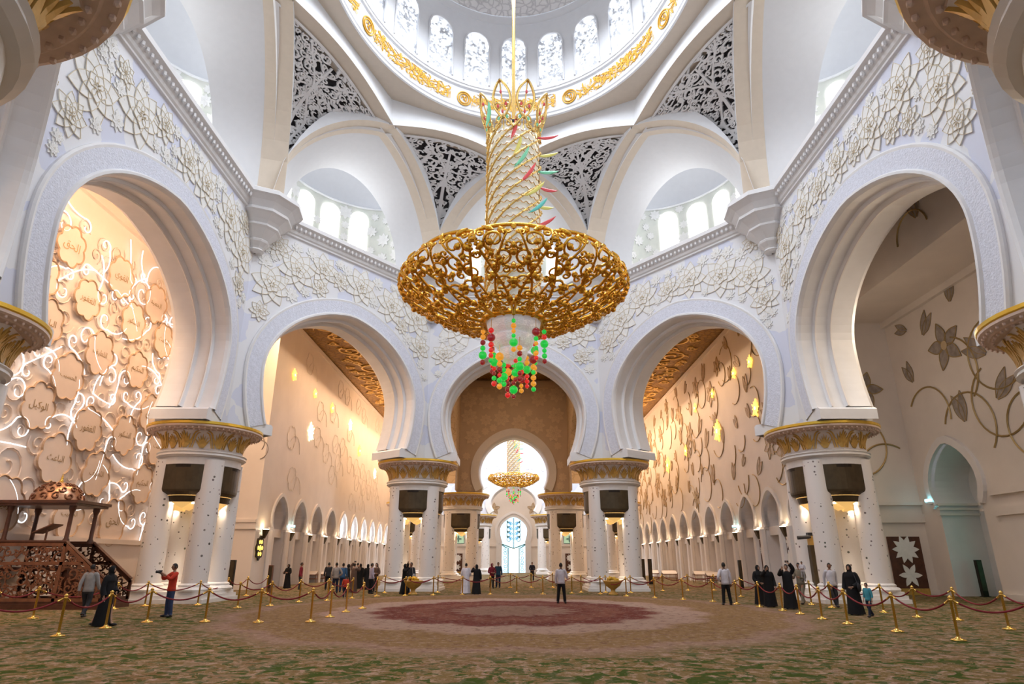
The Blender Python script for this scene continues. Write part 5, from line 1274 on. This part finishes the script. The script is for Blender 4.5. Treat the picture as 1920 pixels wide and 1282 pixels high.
# floor-standing things
def slab(name, px, py, h, w, label, mats_, cat, th=.18):
    p = ground(px, py); r = empty(name, (*p, 0), label, cat); mb = MB(); mb.box(-w/2, w/2, -th/2, th/2, .04, h, 0); mb.build('cabinet', [mats_[0]], r); mb = MB(); mb.box(-w/2+.03, w/2-.03, -th/2-.015, -th/2, .3, h-.06, 0); mb.build('grille', [mats_[1]], r); mb = MB(); mb.box(-w/2-.05, w/2+.05, -th/2-.06, th/2+.06, 0, .04, 0); mb.build('foot', [mats_[0]], r); return r
slab('column_speaker', 428, 1118, 1.9, .32, 'slim dark column speaker standing right of the big left column', ('bronze_dark', 'bronze'), 'speaker', .2)
slab('column_speaker', 503, 1112, 1.6, .26, 'slim brown column speaker in front of the left doorway', ('wood_mid', 'bronze'), 'speaker', .2)
slab('column_speaker', 1392, 1104, 1.9, .2, 'thin dark column speaker at the right arcade behind the man in white shirt', ('bronze_dark', 'bronze'), 'speaker', .2)
slab('column_speaker', 1208, 1094, 2.0, .26, 'distant column speaker at the right arcade, left of the pair', ('bronze_dark', 'bronze'), 'speaker', .2)
slab('column_speaker', 1221, 1095, 2.0, .3, 'distant column speaker at the right arcade, right of the pair', ('bronze_dark', 'bronze'), 'speaker', .2)
slab('column_speaker', 1848, 1119, 1.9, .3, 'slim grey column speaker before the right window recess', ('bronze_dark', 'bronze'), 'speaker', .2)
p = ground(1539, 1126); r = empty('camera_pillar', (*p, 0), 'tall brown pillar with a video camera on top beside the right column', 'camera pillar')
mb = MB(); mb.box(-.2, .2, -.16, .16, 0, 2.6, 0); mb.build('pillar', ['bronze'], r); mb = MB(); mb.box(-.17, .17, -.14, .14, 2.6, 3.05, 0); mb.build('head', ['cap_gold'], r); mb = MB(); mb.tube([(-.75, -.1, 2.95), (-.1, -.1, 3.0)], .09, 8); mb.tube([(.1, 0, 3.1), (.4, 0, 3.0)], .07, 8); mb.box(-.2, .15, -.12, .12, 3.05, 3.2, 0); mb.build('video_camera', ['black_plastic'], r)
def planter(px, py, label):
    p = ground(px, py); r = empty('brass_planter', (*p, 0), label, 'planter'); mb = MB(); mb.lathe([(.02, 0), (.3, 0), (.26, .08), (.12, .2), (.14, .3), (.42, .5), (.55, .72), (.57, .78), (.5, .76), (.02, .7)], 16, (0, 0)); mb.build('bowl', ['cap_gold'], r, True)
    mb = MB(); rng = random.Random(int(px))
    for k in range(26): a = rng.random()*6.28; rr = rng.random()*.35; mb.sphere((rr*cos(a), rr*sin(a), .8+rng.random()*.14), .08, 5, 4)
    o = mb.build('flowers', ['rim_gold'], r); o['kind'] = 'stuff'
planter(1150, 1115, 'gilded flower bowl in front of the column right of the central arch'); planter(774, 1115, 'gilded flower bowl in front of the column left of the central arch')
def kursi(px, py, label, w=1.0):
    p = ground(px, py); r = empty('book_stand', (*p, 0), label, 'book stand'); 
    for x in (-w/2, w/2):
        for y in (-.3, .3): mb = MB(); mb.tube([(x, y, 0), (x, y, .75)], .03, 5); mb.build('leg', ['wood_mid'], r)
    for z in (.3, .62): mb = MB(); mb.box(-w/2, w/2, -.3, .3, z, z+.06, 0); mb.build('shelf', ['wood_mid'], r)
    mb = MB(); mb.add([(-w/2, -.3, .7), (w/2, -.3, .7), (w/2, .3, 1.0), (-w/2, .3, 1.0)], [(0, 1, 2, 3)], 0); mb.box(-w/2, w/2, .25, .3, .7, 1.0, 0); mb.build('desk', ['hall_marble'], r)
for px, py, l, w in ((576, 1092, 'small book stand at the left arcade right of the man in maroon', 1.6), (603, 1091, 'small book stand at the left arcade nearest the crowd', .7), (1227, 1088, 'book stand at the far right arcade beside the paired speakers', .9), (1256, 1090, 'book stand third from the far end of the right arcade', 1.4), (1322, 1092, 'wide book stand at the right arcade left of the man in white', 1.9), (1346, 1096, 'book stand at the right arcade partly behind the man in white', 1.8)): kursi(px, py, l, w)
# ------------------------------------------------------------------ people
def cloth(n, c, r=.8, var=.18): mat('cloth_'+n, c, r, var=var, scale=6, spec=.2)
for n, c in (('black', (.012, .012, .014)), ('grey', (.34, .33, .33)), ('charcoal', (.035, .035, .04)), ('jeans', (.035, .05, .11)), ('red', (.55, .05, .025)), ('white', (.62, .60, .66)), ('maroon', (.20, .02, .035)), ('blue', (.05, .12, .24)),
             ('beige', (.36, .30, .26)), ('lilac', (.45, .40, .50)), ('teal', (.06, .28, .36)), ('khaki', (.22, .19, .14)), ('dark_teal', (.02, .05, .08)), ('brown', (.12, .07, .05)), ('pale_blue', (.35, .42, .58)), ('robe_white', (.74, .70, .76)), ('navy', (.02, .025, .05))): cloth(n, c)
mat('skin_brown', (.30, .15, .09), .5, var=.08); mat('skin_tan', (.48, .28, .19), .5, var=.08); mat('skin_dark', (.14, .075, .05), .5, var=.08)
mat('hair_black', (.012, .010, .010), .6, var=.2); mat('eye', (.015, .01, .01), .2); mat('lips', (.30, .10, .08), .5); mat('shoe_black', (.02, .018, .018), .4)
A3 = np.array
ARMS = {   # shoulder is at (.19, 0, 1.42); elbow, wrist, hand direction for the right (+x) arm
 'down': ((.25, .02, 1.13), (.265, -.06, .88), (0, -.2, -1)), 'hip': ((.34, .08, 1.15), (.22, -.08, 1.0), (-.8, -.4, -.1)), 'raise': ((.28, -.16, 1.36), (.13, -.33, 1.56), (-.3, -.4, .9)), 'hold': ((.27, -.08, 1.14), (.16, -.32, 1.16), (-.5, -.8, .1)),
 'camera': ((.28, -.20, 1.27), (.10, -.40, 1.44), (-.4, -.6, .5)), 'fold': ((.27, -.02, 1.14), (.0, -.20, 1.10), (-1, -.1, .1)), 'up': ((.27, -.05, 1.60), (.15, -.13, 1.80), (-.6, -.2, .7)), 'swing': ((.25, -.07, 1.14), (.26, -.22, .93), (0, -.5, -1)), 'back': ((.25, .10, 1.14), (.25, .12, .88), (0, .1, -1)), 'clasp': ((.26, -.02, 1.14), (.10, -.22, .98), (-.9, -.3, -.1))}
LEGS = {'stand': ((.10, -.01, .50), (.105, .03, .08), (.11, -.03, .50), (.13, .02, .08)), 'walk': ((.10, -.13, .52), (.10, -.22, .09), (.10, .02, .50), (.10, .27, .12)), 'apart': ((.13, 0, .50), (.17, .03, .08), (.13, -.01, .50), (.17, .02, .08)), 'cross': ((.10, -.05, .50), (.06, -.08, .08), (.08, -.10, .50), (-.02, -.18, .08))}
SKINJ = []
def arm_pts(kind, sg): e, w, d = ARMS[kind]; m = A3((sg, 1, 1)); d = A3(d)*m; return A3((.185, .005, 1.425))*m, A3(e)*m, A3(w)*m, d/np.linalg.norm(d)
def smooth_line(P, n=4):
    P = A3(P, float) if not isinstance(P, np.ndarray) else P; out = []
    for i in range(len(P)-1):
        p0, p1, p2, p3 = P[max(0, i-1)], P[i], P[i+1], P[min(len(P)-1, i+2)]
        for s in np.linspace(0, 1, n, endpoint=False): out.append(.5*((2*p1)+(-p0+p2)*s+(2*p0-5*p1+4*p2-p3)*s*s+(-p0+3*p1-3*p2+p3)*s**3))
    return np.array(out+[P[-1]])
def rad(rs, n): return np.interp(np.linspace(0, len(rs)-1, n), np.arange(len(rs)), rs)
def body_source(pose):
    """stick skeleton with a radius at every joint, grown into one skin"""
    V = [(0, .0, .96), (0, .0, 1.12), (0, .01, 1.30), (0, .012, 1.44), (0, .005, 1.52), (0, -.01, 1.60)]; Rr = [(.135, .10), (.125, .09), (.145, .10), (.075, .07), (.052, .052), (.055, .06)]
    E = [(0, 1), (1, 2), (2, 3), (3, 4), (4, 5)]
    for sg, kd in ((1, pose['arms'][0]), (-1, pose['arms'][1])):
        s, e, w, d = arm_pts(kd, sg); b = len(V); V += [tuple(s), tuple((s+e)/2), tuple(e), tuple((e+w)/2), tuple(w), tuple(w+d*.07), tuple(w+d*.10)]
        Rr += [(.058, .055), (.048,)*2, (.040,)*2, (.037,)*2, (.027, .022), (.036, .018), (.030, .014)]; E += [(2 if False else 3, b)]+[(b+k, b+k+1) for k in range(6)]
    L = LEGS[pose['legs']]
    for sg, (k, a) in ((1, L[:2]), (-1, L[2:])):
        k, a = A3(k), A3(a); m = A3((sg, 1, 1)); h = A3((.095, 0, .90)); b = len(V)
        V += [tuple(h*m), tuple((h*.5+k*.5)*m), tuple(k*m), tuple((k*.6+a*.4)*m+A3((0, .02, 0))), tuple(a*m), tuple((a+A3((.015, -.10, -.035)))*m), tuple((a+A3((.02, -.17, -.045)))*m)]
        Rr += [(.088,)*2, (.078,)*2, (.056,)*2, (.058,)*2, (.038,)*2, (.04, .03), (.03, .02)]; E += [(0, b)]+[(b+q, b+q+1) for q in range(6)]
    me = bpy.data.meshes.new('figure'); me.from_pydata(V, E, []); o = bpy.data.objects.new('figure', me); COL.objects.link(o)
    sk = o.modifiers.new('skin', 'SKIN'); sk.use_smooth_shade = True; o.modifiers.new('sub', 'SUBSURF').levels = 1
    if not me.skin_vertices: me.attributes.new if False else None
    for k, r in enumerate(Rr): sv = me.skin_vertices[0].data[k]; sv.radius = (r[0], r[-1]); sv.use_root = (k == 0)
    return o
PEOPLE = []
def px_mid(p): return 700 < p['px'] < 800
def person(px, py, h, rz, label, skin='skin_brown', legs='stand', arms=('down', 'down'), top=None, bottom='cloth_black', robe=None, scarf=None, hair=True, head=0., extra=None, pos=None, beard=False, bag=None):
    PEOPLE.append(dict(px=px, py=py, h=h, rz=rz, label=label, skin=skin, legs=legs, arms=arms, top=top, bottom=bottom, robe=robe, scarf=scarf, hair=hair, head=head, extra=extra, pos=pos, beard=beard, bag=bag))
B_, R90, L90 = pi, pi/2, -pi/2
person(155, 1158, 1.74, B_-.25, 'man in grey sweater and dark trousers walking away in front of the pulpit', legs='walk', arms=('back', 'swing'), top='cloth_grey', bottom='cloth_charcoal')
person(190, 1174, 1.70, R90-.35, 'woman in black abaya and headscarf walking beside the pulpit stair', robe='cloth_black', scarf='cloth_black', arms=('clasp', 'down'), legs='walk', skin='skin_tan')
person(313, 1157, 1.76, L90+.55, 'man in red shirt and jeans holding up a camera before the left column', top='cloth_red', bottom='cloth_jeans', arms=('camera', 'camera'), legs='apart', extra='camera')
person(-1, 1128, 1.7, R90, 'person in pale blue top half cut off by the left border, carrying a black bag', top='cloth_pale_blue', bottom='cloth_charcoal', arms=('hold', 'down'), bag='black_plastic')
person(537, 1103, 1.62, -.5, 'woman in black headscarf standing at the first niches of the left arcade', robe='cloth_black', scarf='cloth_black', arms=('hold', 'hold'), skin='skin_tan')
person(561, 1105, 1.74, R90, 'man in maroon shirt standing sideways by the left arcade', top='cloth_maroon', bottom='cloth_charcoal', arms=('down', 'down'))
CR = 'in the left crowd'
person(613, 1106, 1.75, B_, 'man in dark jacket at the left end '+CR, top='cloth_charcoal', bottom='cloth_black')
person(627, 1112, 1.75, B_+.3, 'man in beige shirt second from the left '+CR, top='cloth_beige', bottom='cloth_navy', arms=('down', 'hip'))
person(640, 1110, 1.72, B_-.2, 'man in blue shirt and blue trousers '+CR, top='cloth_blue', bottom='cloth_jeans')
person(650, 1107, 1.64, R90, 'woman in black robe between the blue shirt and the brown dress '+CR, robe='cloth_black', scarf='cloth_black')
person(661, 1111, 1.7, B_-.5, 'woman in dark brown dress raising a phone '+CR, robe='cloth_brown', arms=('up', 'raise'), skin='skin_tan', extra='phone')
person(673, 1104, 1.66, B_, 'woman in black abaya, left of two side by side '+CR, robe='cloth_black', scarf='cloth_black')
person(687, 1106, 1.64, B_+.2, 'woman in black abaya, right of two side by side '+CR, robe='cloth_black', scarf='cloth_black')
person(694, 1113, 1.72, R90+.5, 'person in lilac shirt and black trousers at the right end '+CR, top='cloth_lilac', bottom='cloth_black', arms=('hold', 'down'))
person(703, 1110, 1.72, -.6, 'woman with long dark hair and brown top at the right '+CR, top='cloth_brown', bottom='cloth_charcoal', arms=('fold', 'down'), skin='skin_tan')
person(668, 1100, 1.7, B_, 'man in grey top standing behind the brown dress '+CR, top='cloth_grey', bottom='cloth_black')
person(646, 1121, 1.1, B_, 'small child in red standing before the blue shirted man '+CR, top='cloth_red', bottom='cloth_navy')
person(757, 1114, 1.68, R90-.3, 'woman in black raising a phone before the column left of the central arch', robe='cloth_black', scarf='cloth_black', arms=('up', 'raise'), extra='phone')
person(769, 1113, 1.76, -.6, 'man in dark clothes beside the woman raising a phone, carrying a grey bag', top='cloth_charcoal', bottom='cloth_black', arms=('down', 'down'), bag='cloth_grey')
person(873, 1113, 1.72, B_, 'man wrapped in white pilgrim robe seen from behind', robe='cloth_robe_white', hair=True, skin='skin_tan', arms=('clasp', 'clasp'))
person(893, 1114, 1.64, B_+.2, 'woman in black abaya beside the man in white robe', robe='cloth_black', scarf='cloth_black', arms=('raise', 'down'))
person(922, 1103, 1.68, .4, 'woman in maroon top beside the man in dark teal, near the end window', top='cloth_maroon', bottom='cloth_black', arms=('fold', 'fold'), scarf='cloth_maroon', skin='skin_tan')
person(934, 1102, 1.76, -.2, 'man in dark teal clothes beside the woman in maroon', top='cloth_dark_teal', bottom='cloth_navy')
person(998, 1089, 1.74, 0, 'distant man in dark clothes right of the bright end doorway', top='cloth_navy', bottom='cloth_black', arms=('clasp', 'clasp'))
person(1053, 1131, 1.76, B_-.3, 'man in white shirt and black trousers alone near the carpet centre', top='cloth_white', bottom='cloth_black', legs='apart', skin='skin_dark', arms=('down', 'hold'))
person(1364, 1134, 1.78, B_+.3, 'man in white shirt and black trousers with back turned by the right rope', top='cloth_white', bottom='cloth_black', legs='apart', skin='skin_dark', arms=('hip', 'down'))
person(1428, 1134, 1.66, .5, 'woman in black with maroon leggings, left of the two beside the right arcade', robe='cloth_black', scarf='cloth_black', arms=('down', 'clasp'), skin='skin_tan')
person(1446, 1138, 1.66, .1, 'woman in black abaya raising a hand to her face, right of the two', robe='cloth_black', scarf='cloth_black', arms=('down', 'raise'), skin='skin_tan')
person(1484, 1142, 1.72, -.3, 'person in black raising a phone in front of the man with the child', robe='cloth_black', arms=('up', 'raise'), skin='skin_tan', extra='phone')
person(1507, 1133, 1.76, L90+.9, 'man in khaki carrying a child on his arm before the right column', top='cloth_khaki', bottom='cloth_khaki', legs='walk', arms=('hold', 'hold'))
person(1566, 1138, 1.76, .2, 'man in white shirt and dark trousers with crossed feet before the right column', top='cloth_white', bottom='cloth_charcoal', legs='cross', arms=('back', 'back'))
person(1606, 1153, 1.72, -.5, 'woman in black abaya with a shoulder bag beside the small child', robe='cloth_black', scarf='cloth_black', arms=('clasp', 'down'), skin='skin_tan', bag='cloth_charcoal')
person(1634, 1157, 1.12, -.9, 'small child in teal shirt and dark trousers behind the red rope', top='cloth_teal', bottom='cloth_navy', legs='walk', skin='skin_tan')
person(1513, 1133, .85, -.2, 'small child in white carried on the arm of the man in khaki', top='cloth_white', bottom='cloth_grey', arms=('fold', 'fold'), pos=.98)
SRC = [body_source(p) for p in PEOPLE]
DG = bpy.context.evaluated_depsgraph_get(); DG.update()
def head_mesh(mb, tilt):
    n, m = 16, 12; P = []
    for a in np.arange(n)*2*pi/n:
        row = []
        for b in np.linspace(.06, pi-.06, m):
            x, y, z = sin(b)*sin(a), -sin(b)*cos(a), cos(b)
            w = 1-.20*max(0, -z)**1.3; q = (x*.076*w, y*.096*(1-.10*max(0, -z)), z*.118)
            if y < -.6 and abs(x) < .25: q = (q[0], q[1]-.0, q[2])
            row.append((q[0], q[1]-.015, q[2]+1.655))
        P.append(row)
    mb.grid(P, 0, cu=True)
    mb.add([(0, -.105, 1.69), (-.016, -.108, 1.635), (.016, -.108, 1.635), (0, -.137, 1.638), (0, -.106, 1.622)], [(0, 1, 3), (0, 3, 2), (1, 4, 3), (4, 2, 3)], 0)   # nose
    for s in (-1, 1):
        mb.sphere((s*.032, -.099, 1.672), (.013, .008, .007), 7, 5, 1); mb.sphere((s*.078, .0, 1.655), (.010, .022, .032), 7, 5, 0); mb.tube([(s*.016, -.112, 1.69), (s*.034, -.109, 1.697), (s*.05, -.098, 1.691)], .005, 4, 1)
    mb.sphere((0, -.102, 1.597), (.024, .008, .009), 8, 5, 2)
def loft(mb, secs, n=20, mi=0, fold=0., seed=0):
    A = np.arange(n)*2*pi/n; rows = []
    for k, (z, rx, ry, cx, cy) in enumerate(secs):
        f = fold*min(1, max(0, (1.1-z)))
        rows.append([(cx+rx*(1+f*cos(7*t+seed)+f*.6*cos(11*t+seed*2))*sin(t), cy-ry*(1+f*cos(7*t+seed))*cos(t), z) for t in A])
    P = np.array(rows).transpose(1, 0, 2); mb.grid(P, mi, cu=True)
for n, (p, src) in enumerate(zip(PEOPLE, SRC)):
    ev = src.evaluated_get(DG); me = ev.to_mesh(); V = np.array([v.co[:] for v in me.vertices]); F = [list(q.vertices) for q in me.polygons]; ev.to_mesh_clear()
    s = p['h']/1.775; mb = MB(); mb.add(V, F, 0); head_mesh(mb, 0)
    child = p['h'] < 1.2
    for sg, kd in ((1, p['arms'][0]), (-1, p['arms'][1])):          # fingers and thumb
        sh, e, w, d = arm_pts(kd, sg); side = np.cross(d, (0, -1, .3)); side /= np.linalg.norm(side); nn = np.cross(side, d)
        for q, L in zip((-.024, -.008, .008, .024), (.062, .075, .080, .066)):
            b = w+d*.085+side*q; c1 = b+d*L*.5+nn*.006; c2 = b+d*L*.95+nn*.024; mb.tube([b-d*.02, b, c1, c2], [.008, .009, .008, .006], 5, 0)
        b = w+d*.03+side*-.028*sg; mb.tube([b, b+side*-.03*sg+d*.03, b+side*-.038*sg+d*.062+nn*.012], [.011, .010, .007], 5, 0)
    mb.v = [v*s for v in mb.v]
    b = mb.build('person', [p['skin'], 'eye', 'lips'], None, True); bpy.data.objects.remove(src)
    g = ground(p['px'], p['py']); b.location = (*g, p['pos'] or 0.); b.rotation_euler = (0, 0, p['rz']+math.atan2(-g[0], g[1])*.6)
    if p['pos']:
        b.location = (g[0]-.12, g[1]-.32, p['pos'])
    tag(b, p['label'], 'person')
    def put(name, m, mbx, smooth=True): mbx.v = [v*s for v in mbx.v]; return mbx.build(name, m, b, smooth)
    rng = random.Random(n)
    def sleeves(mbx, r0, r1, mi=0, frac=1.0):
        for sg, kd in ((1, p['arms'][0]), (-1, p['arms'][1])):
            sh, e, w, d = arm_pts(kd, sg); w2 = e+(w-e)*frac; P = smooth_line(np.array([A3((.10*sg, .005, 1.40)), sh, e, w2]), 5); mbx.tube(P, rad([r0*1.05, r0, (r0+r1)/2*.97, r1], len(P)), 10, mi)
    if p['robe']:
        mbx = MB(); wide = .98 if 'white' not in p['robe'] else 1.0
        loft(mbx, [(1.50, .062, .062, 0, .0), (1.475, .11, .075, 0, .005), (1.435, .175, .10, 0, .005), (1.37, .215, .125, 0, 0), (1.22, .205, .135, 0, 0), (1.02, .205, .15, 0, 0), (.85, .225, .165, 0, 0), (.55, .245, .19, 0, .01), (.25, .27, .225, 0, .02), (.035, .295, .25, 0, .03)], 28, 0, .06, n)
        sleeves(mbx, .078, .085, 0, .92); put('robe', [p['robe']], mbx)
    else:
        mbx = MB(); loft(mbx, [(1.50, .06, .06, 0, 0), (1.48, .09, .07, 0, .005), (1.45, .15, .092, 0, .005), (1.39, .20, .115, 0, 0), (1.25, .19, .125, 0, 0), (1.08, .172, .122, 0, 0), (.95, .18, .13, 0, 0), (.86, .192, .14, 0, 0), (.85, .17, .12, 0, 0)], 20)
        sleeves(mbx, .072, .052, 0, .5 if 'red' in (p['top'] or '') or child else .96); put('shirt', [p['top'] or 'cloth_grey'], mbx)
        mbx = MB(); loft(mbx, [(1.0, .165, .12, 0, 0), (.92, .178, .13, 0, 0), (.83, .175, .125, 0, 0), (.78, .13, .09, 0, 0)], 20)
        L = LEGS[p['legs']]
        for sg, (k, a) in ((1, L[:2]), (-1, L[2:])):
            m = A3((sg, 1, 1)); P = smooth_line(np.array([A3((.085, 0, .92))*m, A3((.095, 0, .78))*m, A3(k)*m, A3(a)*m+A3((0, 0, .0))]), 5); mbx.tube(P, rad([.10, .10, .078, .066], len(P)), 10)
        put('trousers', [p['bottom']], mbx)
    L = LEGS[p['legs']]
    for sg, (k, a) in ((1, L[:2]), (-1, L[2:])):
        a = A3(a)*A3((sg, 1, 1)); mbx = MB(); mbx.sphere((a[0]+.01*sg, a[1]-.06, max(.045, a[2]-.04)), (.05, .145, .045), 10, 6); put('shoe', ['shoe_black'], mbx)
    if p['scarf']:
        mbx = MB(); P = []
        for t in np.linspace(0, 2*pi, 25)[:-1]:
            row = []
            for q in np.linspace(0, 1, 10):
                # runs from the face edge back over the crown
                ang = .62+q*(pi-.62); x, z, y = sin(ang)*sin(t), sin(ang)*cos(t), -cos(ang)
                row.append((x*.098, y*.118-.008, 1.655+z*.140))
            P.append(row)
        mbx.grid(P, 0, cu=True); loft(mbx, [(1.585, .085, .088, 0, 0), (1.54, .085, .085, 0, 0), (1.49, .13, .105, 0, 0), (1.42, .20, .135, 0, 0), (1.33, .215, .15, 0, 0)], 22, 0, 0, n)
        put('headscarf', [p['scarf']], mbx)
    elif p['hair']:
        mbx = MB(); P = []; long_ = 'long' in p['label']
        for t in np.linspace(0, 2*pi, 21)[:-1]:
            low = 1.95 if abs(((t+pi) % (2*pi))-pi) > 1.0 else 1.02
            P.append([(.083*sin(q)*sin(t), -.104*sin(q)*cos(t)-.012, 1.660+.126*cos(q)) for q in np.linspace(.02, low, 8)])
        mbx.grid(P, 0, cu=True)
        if long_: loft(mbx, [(1.70, .082, .07, 0, .05), (1.6, .085, .06, 0, .06), (1.45, .09, .05, 0, .10), (1.36, .07, .03, 0, .12)], 14)
        put('hair', ['hair_black'], mbx)
    if p['bag']:
        mbx = MB(); mbx.sphere((.27, -.05, .98), (.06, .17, .17), 10, 8); mbx.tube([(.26, -.15, 1.08), (.16, -.09, 1.44), (.12, .06, 1.46), (.26, .08, 1.08)], .012, 5); mbx.v = [v*s for v in mbx.v]
        for k in range(len(mbx.v)): mbx.v[k] = mbx.v[k]
        R = b.rotation_euler[2]; o = mbx.build('shoulder_bag', [p['bag']], None, True); o.location = b.location; o.rotation_euler = b.rotation_euler; tag(o, 'bag hanging from the shoulder of the '+p['label'].split(' ')[0]+' in '+p['label'].split(' in ')[1].split(' ')[0]+' '+p['label'].split(' in ')[1].split(' ')[1], 'bag')
    if p['extra']:
        sh, e, w, d = arm_pts(p['arms'][0], 1); c = (w+d*.11)*s
        if p['extra'] == 'camera': c[0] = 0.0
        mbx = MB()
        if p['extra'] == 'camera': mbx.box(-.08, .08, -.04, .04, -.05, .05, 0); mbx.lathe([(.02, .0), (.04, 0), (.045, .11), (.02, .115)], 12, (0, 0)); V2 = mbx.v[1]; mbx.v[1] = np.stack([V2[:, 0], -V2[:, 2]-.03, V2[:, 1]], 1)
        else: mbx.box(-.075, .075, -.006, .006, -.04, .04, 0)
        o = mbx.build('camera' if p['extra'] == 'camera' else 'phone', ['black_plastic'])
        from mathutils import Matrix, Vector
        o.location = b.location+Matrix.Rotation(b.rotation_euler[2], 3, 'Z') @ Vector(c); o.rotation_euler = b.rotation_euler
        tag(o, ('black camera held up by the man in the red shirt' if p['extra'] == 'camera' else 'phone held up by the '+' '.join(p['label'].split(' ')[:4])+(' by the left column' if px_mid(p) else ' among the visitors')), 'camera' if p['extra'] == 'camera' else 'phone')
